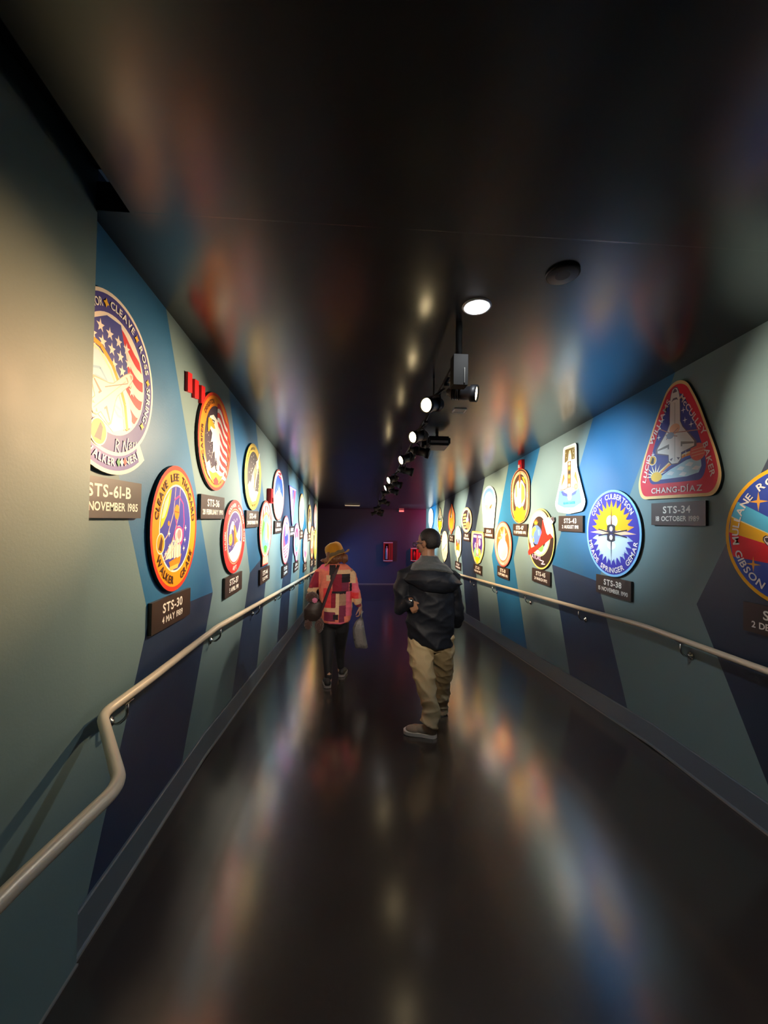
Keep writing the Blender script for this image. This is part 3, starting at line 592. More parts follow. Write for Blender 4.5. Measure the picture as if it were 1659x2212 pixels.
def dglobe(A, T):
    A.poly(sc(O_GLOBE, .93, .96, 0, .01), 'D85A4A'); A.ell(0, .1, .84, .84, 'F6E0C8', 40); A.ell(0, .5, .55, .34, 'B8484A', 30)
    for x in (-.3, 0, .3): A.ell(x*.9, .56, .1, .28, 'F8E9D8', 20)
    A.ell(0, -.02, .68, .66, 'E8D060', 44); A.ell(0, -.04, .62, .6, '7CB8CC', 44)
    A.poly([(-.6, .1), (-.4, .4), (-.2, .3), (-.4, 0), (-.5, -.3)], '6DB04A'); A.poly([(-.3, -.42), (-.05, -.38), (.25, -.45), (.1, -.62), (-.15, -.62)], '5BB03C'); A.poly([(.1, .35), (.5, .2), (.56, -.1), (.4, -.35), (.2, -.1)], 'F0B86A')
    A.shuttle(.02, .0, .34, 8); A.poly([(-.4, -.72), (.4, -.72), (.42, -.97), (-.42, -.97)], 'F2B090')
    for x in (-.26, 0, .26): T.line([(x, -.75), (x, -.94)], .09, 'FBF0E0')
    T.arc('ALLEN', 0, .1, .78, .78, 175, .13, '7A2A20'); T.arc('HOFFMAN', 0, .1, .78, .78, 10, .13, '7A2A20')
def dsun(A, T):
    A.ell(0, 0, .93, .95, 'F6DFC6', 48); A.ell(0, 0, .76, .8, '3C56B0', 44); A.poly([(.76*math.cos(R_(a)), .8*math.sin(R_(a))) for a in range(190, 351, 8)], '9CB4D4'); A.poly([(-.72, -.1), (-.4, .1), (0, .2), (.4, .1), (.74, -.1), (.7, -.3), (0, -.2), (-.7, -.3)], 'E8E4DC')
    for k in range(12): a = R_(30*k+8); A.poly([(.1*math.cos(a-.3), .12*math.sin(a-.3)), (.55*math.cos(a), .55*math.sin(a)), (.1*math.cos(a+.3), .12*math.sin(a+.3))], 'A8BCE0')
    A.star(0, .02, .3, 'F6C02C', 4, .3); A.ell(0, .02, .13, .14, 'FBE48C', 20); A.poly([(-.1, -.2), (.1, -.2), (.2, -.8), (-.2, -.8)], 'F8E29A')
    A.poly([(-.3, .86), (.3, .9), (.35, .62), (-.1, .7)], 'D8444A'); A.line([(-.2, .8), (.3, .76)], .04, 'F8E8E0'); T.arc('THE SUN AND EARTH', 0, 0, .84, .87, -90, .1, '8A6A5A', True)
def dship(A, T):
    A.ell(0, 0, .93, .94, 'F4D2BC', 44); A.ell(0, 0, .7, .76, 'C05060', 40); A.ell(.1, .25, .5, .48, '5A4AA8', 30); A.poly([(-.2, .7), (.3, .6), (.4, .2), (.1, .3), (-.1, .0)], 'F6ECF0'); A.poly([(-.3, .1), (.3, .3), (.5, .0), (0, -.1)], '3C3C9C')
    for k in range(4): A.line([(-.5+.05*k, -.3-.12*k), (.5-.06*k, -.2-.12*k)], .06, 'F8E0D0')
    T.arc('MISSION', 0, 0, .82, .85, 90, .14, '7A3040'); T.arc('CREW', 0, 0, .82, .85, -90, .14, '7A3040', True)
def dpen(A, T):
    A.poly(sc(O_PEN, .9, .93, 0, .03), 'E87890'); A.poly([(-.62, .88), (-.2, .86), (-.1, -.2), (-.16, -.5)], 'F8D8E0'); A.poly([(-.15, .86), (.3, .84), (.1, .4), (-.1, .35)], '3A48B8'); A.poly([(.35, .84), (.7, .84), (.2, -.4), (.05, -.6)], 'D83A4A'); A.poly([(.0, .3), (.15, .3), (.04, -.8)], 'F8ECEC'); T.line([(-.8, .93), (.8, .9)], .05, 'F8E0E8')
def dcap(A, T):
    A.poly(sc(O_CAP, .9, .95), 'F2C6D0'); A.ell(0, .35, .55, .42, '8A3A5A', 30); A.ell(0, -.1, .58, .4, '6CC8DC', 30); A.shuttle(0, .15, .45, 5); A.poly([(-.3, -.5), (.3, -.5), (.1, -.75), (-.1, -.75)], 'D8506A'); T.line([(-.1, -.78), (.1, -.9)], .05, 'F8E8EC')
def dgen(c1, c2, c3, c4, seed, t1, t2):
    def f(A, T):
        A.ell(0, 0, .9, .93, c1, 40); A.ell(0, 0, .7, .74, c2, 36); A.poly([(.68*math.cos(R_(a)), .72*math.sin(R_(a))) for a in range(200, 341, 10)], c3)
        stars(A, 12, seed, lambda x, y: x*x+y*y < .4, r=.05); A.shuttle(.02, .05, .5, (seed*37) % 60-30); A.line([(-.6, -.3), (0, -.1), (.6, .2)], .06, c4)
        T.arc(t1, 0, 0, .8, .83, 90, .12, c4); T.arc(t2, 0, 0, .8, .83, -90, .12, c4, True)
    return f
def d34(A, T):
    A.poly(sc(O_TRI, .94, .945, 0, -.002), 'DE2B3C'); inn = sc(O_TRI, .70, .76, .0, .03); A.poly(inn, '3C3B86')
    A.poly([(-.5, -.66), (-.1, -.5), (.3, -.38), (.6, -.35), (.62, -.52), (.56, -.62), (.3, -.66)], 'BFE0EA')
    for x, y in ((-.1, -.58), (.15, -.52), (.35, -.47), (.5, -.55), (.2, -.62)): A.poly([(x-.1, y), (x, y+.05), (x+.1, y+.02), (x+.04, y-.03)], 'F4F8FA')
    A.line([(-.45, -.6), (-.15, -.44), (.25, -.33), (.6, -.31)], .05, '3C5AB8'); A.line([(-.45, -.58), (-.15, -.42), (.25, -.3), (.6, -.27)], .05, 'F08A2C'); A.line([(-.42, -.54), (-.15, -.39), (.25, -.27), (.6, -.235)], .03, 'F9D88C')
    for k in range(8): a = R_(15+24*k); A.poly([(-.5+.1*math.cos(a-.2), -.58+.07*math.sin(a-.2)), (-.5+.32*math.cos(a), -.58+.24*math.sin(a)), (-.5+.1*math.cos(a+.2), -.58+.07*math.sin(a+.2))], 'FBE9C8')
    A.ell(-.47, -.6, .15, .09, 'F6C23C', 20); A.ell(.54, -.28, .17, .145, 'E86A5A', 28)
    for k in range(3): A.line([(.41, -.24-.05*k), (.68, -.22-.05*k)], .014, 'F2B090')
    A.ell(-.58, -.28, .115, .095, 'F8E8D0', 24); A.ell(-.58, -.28, .1, .083, 'E0A020', 24); A.poly([(-.64, -.33), (-.57, -.21), (-.53, -.26), (-.55, -.35)], '2A1C18')
    A.shuttle(.015, .24, .9, 0, 'F3E6DC', '6E5C66', sy=.68); A.ell(.01, .2, .13, .09, 'F0B08A', 20)
    for a, b in (((-.35, .26), (-.05, .12)), ((-.05, .14), (.62, .07)), ((-.2, .05), (.1, .2)), ((-.22, .13), (.08, .06))): A.line([a, b], .016, 'C08A7A')
    A.ell(-.1, .1, .1, .06, '9AA0B0', 12); A.ell(-.37, .28, .03, .02, 'F4ECE0', 8)
    for x, y in ((-.36, .42), (.16, .48), (.2, .3), (.34, .2), (-.46, .12), (-.62, -.17), (.22, -.27)): A.star(x+.06, y, .06, 'FBF2EA', 4, .22)
    for s_, x, y, a, w in (('LUCID', -.745, -.42, 73, .54), ('WILLIAMS', -.38, .385, 55, .88), ('McCULLEY', .435, .365, -55, .92), ('BAKER', .785, -.43, -74, .58), ('CHANG-DÍAZ', .02, -.86, -1, 1.25)): T.text(s_, x, y, .14, 'F8DCD4', 1, .1, a, w)
def d38(A, T):
    A.ell(0, 0, .94, .95, '3A359C', 56)
    A.burst(0, .04, .78, .74, 'F59A2A', 13, .72, 2, 178); A.burst(0, .06, .66, .62, 'FBB416', 13, .86, 2, 178)
    A.burst(0, -.02, .76, .72, 'AEBED0', 13, .74, 184, 356); A.burst(0, -.04, .62, .6, 'C6D2DA', 16, .9, 186, 354)
    A.poly([(-.84, .0), (-.3, .08), (0, .0), (-.3, -.04)], 'FBC49A'); A.poly([(.84, .0), (.3, .08), (0, .0), (.3, -.04)], 'FBC49A')
    A.ell(-.06, .28, .13, .13, 'FBE9DA', 18); A.ell(.1, .28, .12, .13, 'FBE9DA', 18); A.ell(0, -.28, .16, .1, 'E4EAEE', 18)
    A.poly([(-.025, .2), (0, .66), (.025, .2)], '6A3A18'); A.poly([(-.025, -.2), (0, -.68), (.025, -.2)], '2E3138')
    for s_ in (1, -1): A.line([(0, .0), (-.5, .08*s_)], .03, '2C2A2E'); A.line([(0, .0), (.55, .08*s_)], .03, '2C2A2E'); A.poly([(-.16, .03*s_), (.14, .03*s_), (.14, .17*s_), (.05, .2*s_), (-.07, .2*s_), (-.16, .17*s_)], '35323A'); A.ell(-.01, .1*s_, .06, .06, 'F4E4DC', 16)
    for s_, a, w, i in (('COVEY', 132, 38, 0), ('CULBERTSON', 69, 76, 0), ('GEMAR', -31, 42, 1), ('SPRINGER', -88, 60, 1), ('MEADE', -146, 42, 1)): T.arc(s_, 0, 0, .845, .85, a, .17, 'F8E6E4', bool(i), span=w)
def d43(A, T):
    A.poly(sc(O_43, .9, .95), 'F9EEC8'); A.poly([(-.3, .9), (.33, .9), (.36, .5), (.42, .2), (.5, .0), (-.52, .0), (-.42, .25), (-.35, .5)], 'FBF8F0'); A.poly([(-.29, .89), (.32, .89), (.34, .55), (.08, .55), (.06, .75), (-.06, .75), (-.08, .55), (-.33, .5)], '6B5A28')
    stars(A, 14, 2, lambda x, y: .55 < y < .87 and abs(x) < .28, r=.03, col='FBF0C0')
    A.poly([(-.42, .15), (-.36, .2), (-.3, .05), (-.55, -.2)], '8A7A3A'); A.poly([(.42, .15), (.36, .2), (.3, .05), (.55, -.2)], '8A7A3A')
    A.poly([(-.68, -.3), (.62, -.3), (.74, -.7), (.3, -.82), (-.3, -.82), (-.8, -.7)], '6CC6EC'); A.poly([(-.56, -.32), (.5, -.32), (.4, -.45), (0, -.52), (-.44, -.45)], '4A58CC'); A.poly([(-.85, -.75), (-.3, -.84), (.3, -.84), (.86, -.75), (.6, -.94), (0, -.97), (-.6, -.94)], 'DDEFF8')
    A.shuttle(.02, .1, .72, 0, 'FDF9F0', 'E0C890'); A.poly([(-.12, .52), (.1, .52), (.1, -.24), (-.12, -.24)], '7A5A28')
    for k, c in enumerate(('F2DCA8', 'E8B040', '2E2A22', 'F0C84C', 'D86A28', 'F2DCA8')): A.ell(-.01, .45-.125*k, .07, .05, c, 14)
    A.ell(.42, -.24, .15, .11, 'F2B67A', 20); A.ring(.42, -.24, .09, .07, .025, 'C86A4A', 16); T.line([(-.6, -.28), (-.25, -.28)], .02, '6A5A4A')
    T.text('BLAHA BAKER', 0, -.68, .1, '2E8CC4', 1, .1); T.text('LUCID ADAMSON LOW', 0, -.86, .08, '8ABCD8', 1.1, .1)
def d45(A, T):
    A.ell(0, 0, .95, .96, '33211A', 56); A.ring(0, 0, 1, 1, .05, 'F0CE6A', 56); A.ell(-.1, .18, .84, .77, 'F2D890', 52); A.ell(-.1, .18, .77, .71, 'F0D4D2', 50); A.ell(-.1, .18, .58, .56, '33211A', 46)
    for k in range(7): a = R_(40+17*k); A.poly([(-.34+.06*math.cos(a-.5), .42+.06*math.sin(a-.5)), (-.34+.24*math.cos(a), .42+.24*math.sin(a)), (-.34+.06*math.cos(a+.5), .42+.06*math.sin(a+.5))], 'F09A2C')
    A.ell(-.3, .12, .42, .32, '5C78C8', 40); A.poly([(-.68, .12), (-.62, .32), (-.4, .42), (-.3, .3), (-.45, .2), (-.55, .0)], '86B84C'); A.poly([(-.2, .3), (-.05, .3), (-.02, .1), (-.15, .1)], '7A9CD8'); A.poly([(-.62, -.02), (-.5, .02), (-.45, -.12), (-.56, -.14)], 'F0A850'); A.ell(.05, -.28, .2, .15, '7EB860', 24)
    A.poly([(-.98, -.5), (-.88, -.4), (-.2, -.2), (.1, .2), (.16, .62), (.3, .45), (.9, .15), (.86, .08), (.2, -.2), (-.4, -.46), (-.7, -.56), (-.92, -.62)], 'E22E1E'); A.poly([(-.86, -.38), (-.8, -.1), (-.7, -.4)], 'E22E1E')
    A.poly([(.2, .62), (.45, .66), (.62, .72), (.8, .5), (.92, .3), (.94, .06), (.8, .14), (.72, .2), (.55, .14), (.45, .2), (.32, .42)], 'F8D8CC'); A.poly([(.62, .5), (.72, .68), (.92, .72), (.98, .6), (.86, .5)], 'F4E6E2'); A.poly([(.72, .66), (.92, .73), (.98, .66), (.94, .55)], '54484C')
    T.text('ATLAS', -.3, -.62, .2, 'F2B4D4', 1.1, .05, -3); T.line([(.0, -.7), (.3, -.72), (.1, -.82), (.38, -.8)], .035, 'F2D4DC')
def d47(A, T):
    A.poly(sc(O_UP, .95, .97), '4A2C22'); A.poly(sc(O_UP, .86, .92), 'F0A070'); A.poly(sc(O_UP, .7, .8), '4A3428'); A.ell(.0, .05, .6, .55, 'B4AED8', 40); A.poly([(.15, .5), (.5, .3), (.55, -.1), (.2, -.3)], '9CC846'); A.poly([(-.5, .4), (-.3, .5), (-.25, .0), (-.4, -.05)], '8CC070')
    A.poly([(.2, .7), (.45, .65), (.6, .4), (.4, .5)], 'F2B024'); A.poly([(-.7, -.5), (-.45, -.55), (-.3, -.35), (0, -.45), (.3, -.35), (.45, -.55), (.7, -.5), (.5, -.85), (.0, -.97), (-.5, -.85)], 'F4C41C')
    A.poly([(-.1, .6), (0, .85), (.1, .6), (.12, -.35), (-.12, -.35)], 'E8682C'); A.poly([(-.18, .5), (-.13, .56), (-.05, .5), (-.05, -.4), (-.18, -.4)], 'FBF0C8'); A.poly([(.18, .5), (.13, .56), (.05, .5), (.05, -.4), (.18, -.4)], 'FBF0C8'); A.shuttle(0, -.05, .36, 0, 'FBF6E8')
    for k in range(5): A.line([(-.2+.1*k, -.55), (-.24+.12*k, -.85)], .03, 'D89A14')
    T.arc('BROWN', 0, 0, .8, .86, 110, .12, 'FBE6C8'); T.arc('GIBSON', 0, 0, .8, .86, 62, .12, 'FBE6C8'); T.text('DAVIS', -.79, .0, .12, 'FBE6C8', 1, .1, 90); T.text('LEE', .8, .0, .12, 'FBE6C8', 1, .1, -90)
def dstar(A, T):
    A.ell(0, 0, .94, .95, 'F29A88', 44); A.ell(0, 0, .74, .78, 'D05A2A', 40); A.burst(-.02, .25, .55, .6, 'F6D860', 7, .35); A.ell(0, -.25, .58, .48, 'FFF6E4', 36); A.poly([(-.12, .1), (.2, .75), (.3, .1)], 'FFF8E8'); A.burst(0, -.25, .5, .42, 'FBE6B8', 10, .85); A.star(-.1, .4, .2, 'FBF0C0', 4, .2)
    T.arc('CULBERTSON', 0, 0, .84, .87, 20, .1, 'FBECE0'); T.arc('READDY', 0, 0, .84, .87, -90, .1, 'FBECE0', True); T.arc('BURSCH', 0, 0, .84, .87, 165, .1, 'FBECE0')
def dcone(A, T):
    A.poly(sc(O_CONE, .92, .96), 'EEF0F6'); A.ell(0, .4, .78, .5, '5C84D0', 40); A.ell(0, .3, .6, .42, '9CB4E8', 34); A.poly([(-.6, .1), (.62, .1), (.2, -.2), (-.2, -.2)], 'F0B090'); A.shuttle(.1, .32, .42, -8); A.poly([(.1, -.05), (.5, .15), (.35, -.1)], 'D8502C')
    for k in range(4): A.line([(-.55+.06*k, .5-.1*k), (-.3+.06*k, .45-.1*k)], .03, 'C87AA8')
    A.burst(.0, -.35, .4, .3, 'FBF0B0', 8, .4); A.poly([(-.6, -.4), (.6, -.4), (.56, -.92), (-.56, -.92)], 'F2F0F2'); T.text('HUBBLE', 0, -.8, .14, 'A8B4D0', 1, .1)
def dshield(A, T):
    A.poly(sc(O_SH, .9, .94), 'F6DCA0'); A.poly(sc(O_SH, .74, .82, 0, .02), '4A2C86'); A.poly([(-.6, .7), (-.1, .7), (-.1, .55), (-.6, .55)], 'F4D8D8'); A.poly([(.1, .7), (.6, .7), (.6, .55), (.1, .55)], 'F4D8D8'); A.ell(.0, -.32, .52, .32, '88D88C', 30); A.poly([(.05, -.05), (.5, -.1), (.5, -.4), (.1, -.5)], 'E8E04A'); A.poly([(-.14, .5), (0, .7), (.14, .5), (.2, -.5), (-.2, -.5)], 'E87888'); A.shuttle(0, -.1, .38, 0)
    A.star(-.3, .2, .12, 'F8ECF0', 4, .3); A.ell(.35, .3, .14, .22, 'F0D0E8', 16); A.ell(-.35, .05, .1, .12, 'F0E0F0', 12); A.poly([(-.45, -.62), (.0, -.55), (.45, -.62), (.0, -.96)], 'F2C818'); T.line([(-.74, .2), (-.6, -.4)], .05, '5A3A3A')
def dround(A, T):
    A.ell(0, 0, .92, .92, 'F4CFA4', 40); A.ell(0, 0, .78, .78, '3A2A2C', 36)
    for k in range(5): A.poly([(-.62, .45-.25*k), (-.05, .5-.25*k), (-.05, .35-.25*k), (-.62, .3-.25*k)], 'F0C05A')
    A.shuttle(.25, .25, .5, -15); A.ell(.3, -.4, .35, .3, 'E87A4A', 24); A.star(.1, -.1, .2, 'F4F0E8', 4, .3); A.star(.4, .0, .14, '8A5AB0', 4, .4); T.arc('CHANG-DIAZ', 0, 0, .85, .85, -50, .12, '8A3A20', True)
def drh(A, T):
    A.poly(sc(O_RH, .84, .92), '3A3430'); A.poly([(-.6, -.1), (.0, .05), (.6, -.1), (.3, -.7), (0, -.9), (-.3, -.7)], 'EEC81C'); A.ell(.1, .1, .34, .2, '3E5A5A', 20); A.line([(-.2, .2), (0, .75), (.2, .2)], .05, 'F6EAD0'); A.shuttle(0, .35, .25, 0); T.line([(-.5, .0), (.5, .02)], .04, 'F6E8C0')
def dorg(A, T):
    A.poly(sc(O_PT, .86, .92), 'F09468'); A.poly(sc(O_PT, .64, .78), 'F0A020'); A.poly([(-.5, .1), (-.2, .35), (.1, .7), (.1, .4), (-.1, .1)], '3A1C18'); A.poly([(-.4, -.2), (-.1, .0), (-.3, -.1)], '3A1C18'); A.ell(.1, -.3, .4, .35, 'F6B82A', 24); A.shuttle(.05, .35, .35, -12); T.arc('NICOLLIER', 0, -.1, .6, .6, -90, .14, 'FBE0C0', True)
def dbul(A, T):
    A.poly(sc(O_BUL, .82, .94), 'F4DCAC'); A.poly([(-.5, .2), (-.1, .3), (-.1, -.1), (-.5, -.1)], '3C2030'); A.poly([(.2, .3), (.5, .2), (.5, -.1), (.2, -.1)], '3C2030'); A.poly([(-.5, -.1), (0, .1), (.5, -.1), (.45, -.4), (-.45, -.4)], 'F08A20'); A.poly([(-.5, .05), (-.1, .12), (-.2, -.15), (-.5, -.12)], 'D82A20'); A.shuttle(.02, .4, .4, 0, 'FBF4D8', 'D8C890'); A.ell(0, -.55, .4, .2, 'F4E8C8', 20); T.line([(-.15, -.72), (.15, -.72)], .08, 'FBF6EC')
def d27(A, T):
    A.ell(0, 0, .945, .945, '2C48A8', 64)
    def band(a, b, c):       # fan of stripes spreading to the left edge; a, b = (height at x=-.9, slope)
        xs = [-.94+1.88*i/24 for i in range(25)]
        def cl(x, y): r = math.hypot(x, y); return (x, y) if r < .94 else (x*.94/r, y*.94/r)
        A.poly([cl(x, a[0]+a[1]*(x+.9)) for x in xs]+[cl(x, b[0]+b[1]*(x+.9)) for x in xs[::-1]], c)
    band((.557, -.52), (.275, -.43), '55BCE4'); band((.275, -.43), (.255, -.42), 'F8E0A0'); band((.255, -.42), (.015, -.26), 'F8B80C'); band((.015, -.26), (-.35, -.09), 'E81420')
    A.star(-.47, .49, .15, 'F0A83C', 4, .2); A.star(-.55, -.44, .12, 'F0A83C', 4, .2); A.star(.6, .5, .14, 'F0A83C', 4, .2)
    A.shuttle(.15, -.35, .62, 60, 'F6E4DA', '3A2A3A'); A.poly([(-.3, -.93), (-.18, -.72), (.18, -.72), (.3, -.93), (.1, -.97), (-.1, -.97)], 'F8B80C')
    for s_, a, w, i in (('MULLANE', 163, 58, 0), ('ROSS', 108, 36, 0), ('GARDNER', 50, 60, 0), ('GIBSON', -140, 46, 1), ('SHEPHERD', -42, 64, 1)): T.arc(s_, 0, 0, .83, .83, a, .15, 'F8EEE6', bool(i), span=w)
O_C = circ()
O_61 = [(math.cos(R_(a)), math.sin(R_(a))) for a in range(-49, 222, 5)]+[(1.24*math.cos(R_(a)), 1.24*math.sin(R_(a))) for a in range(-140, -48, 5)]
O_GLOBE = [(.95*math.cos(R_(a)), .12+.88*math.sin(R_(a))) for a in range(-62, 243, 6)]+[(-.42, -.74), (-.44, -1), (.44, -1), (.42, -.74)]
O_PEN = [(-1, 1), (1, .96), (.12, -.85), (.0, -1), (-.12, -.85)]
O_CAP = [(.95*math.cos(R_(a)), .3+.7*math.sin(R_(a))) for a in range(0, 181, 9)]+[(-.95, -.1), (-.75, -.5), (-.35, -.75), (-.2, -1), (.2, -1), (.35, -.75), (.75, -.5), (.95, -.1)]
O_TRI = rnd([(-1.02, -.72), (-.92, -1.0), (.9, -1.02), (1.04, -.75), (.95, -.38), (.55, .55), (.3, .96), (.06, 1.05), (-.18, .96), (-.45, .55), (-.86, -.25)], .2)
O_43 = rnd([(-.42, .98), (.42, 1.0), (.46, .3), (.98, -.7), (.8, -.93), (0, -1.0), (-.8, -.93), (-1, -.7), (-.48, .28)], .12)
O_UP = [(.98*math.cos(R_(a)), .35+.65*math.sin(R_(a))) for a in range(0, 181, 9)]+[(.98*math.cos(R_(a)), -.35+.65*math.sin(R_(a))) for a in range(180, 361, 9)]
O_CONE = [(.98*math.cos(R_(a)), .25+.75*math.sin(R_(a))) for a in range(-20, 201, 8)]+[(-.72, -.97), (-.66, -1), (.66, -1), (.72, -.97)]
O_SH = rnd([(-.9, .93), (.9, .93), (1, .2), (.85, -.35), (.45, -.85), (0, -1), (-.45, -.85), (-.85, -.35), (-1, .2)], .14)
O_RH = [(0, 1), (.35, .55), (.95, .0), (.8, -.5), (.3, -.8), (.2, -1), (-.2, -1), (-.3, -.8), (-.8, -.5), (-.95, 0), (-.35, .55)]
O_PT = [(.05, 1), (.5, .7), (.9, .35), (1, -.2), (.8, -.6), (.3, -.8), (0, -1), (-.3, -.8), (-.8, -.6), (-1, -.2), (-.9, .35), (-.45, .7)]
O_BUL = [(.95*math.cos(R_(a)), .35+.65*math.sin(R_(a))) for a in range(0, 181, 9)]+[(-.95, -.3), (-.6, -.65), (-.25, -.78), (-.1, -1), (.1, -1), (.25, -.78), (.6, -.65), (.95, -.3)]
up_z = lambda y: 2.31+floor_z(y)
lo_z = lambda y: 1.65+floor_z(y)
def set_(side, y, z, hw, hh, o, e, d, lab, l1, l2, plab, py=None, pz=None, w=.52):
    patch(side, y, z, hw, hh, o, e, d, lab)
    if l1:
        hi = z-floor_z(y) > 1.95
        plaque(side, py if py is not None else y-.02 if side == 'R' else y, (pz if pz is not None else (min(1.838 if hi else 1.215, z-floor_z(y)-hh-.093))+floor_z(y)), l1, l2, plab, w)
PL = 'dark plaque reading {0} on the {1} wall under the {2}'
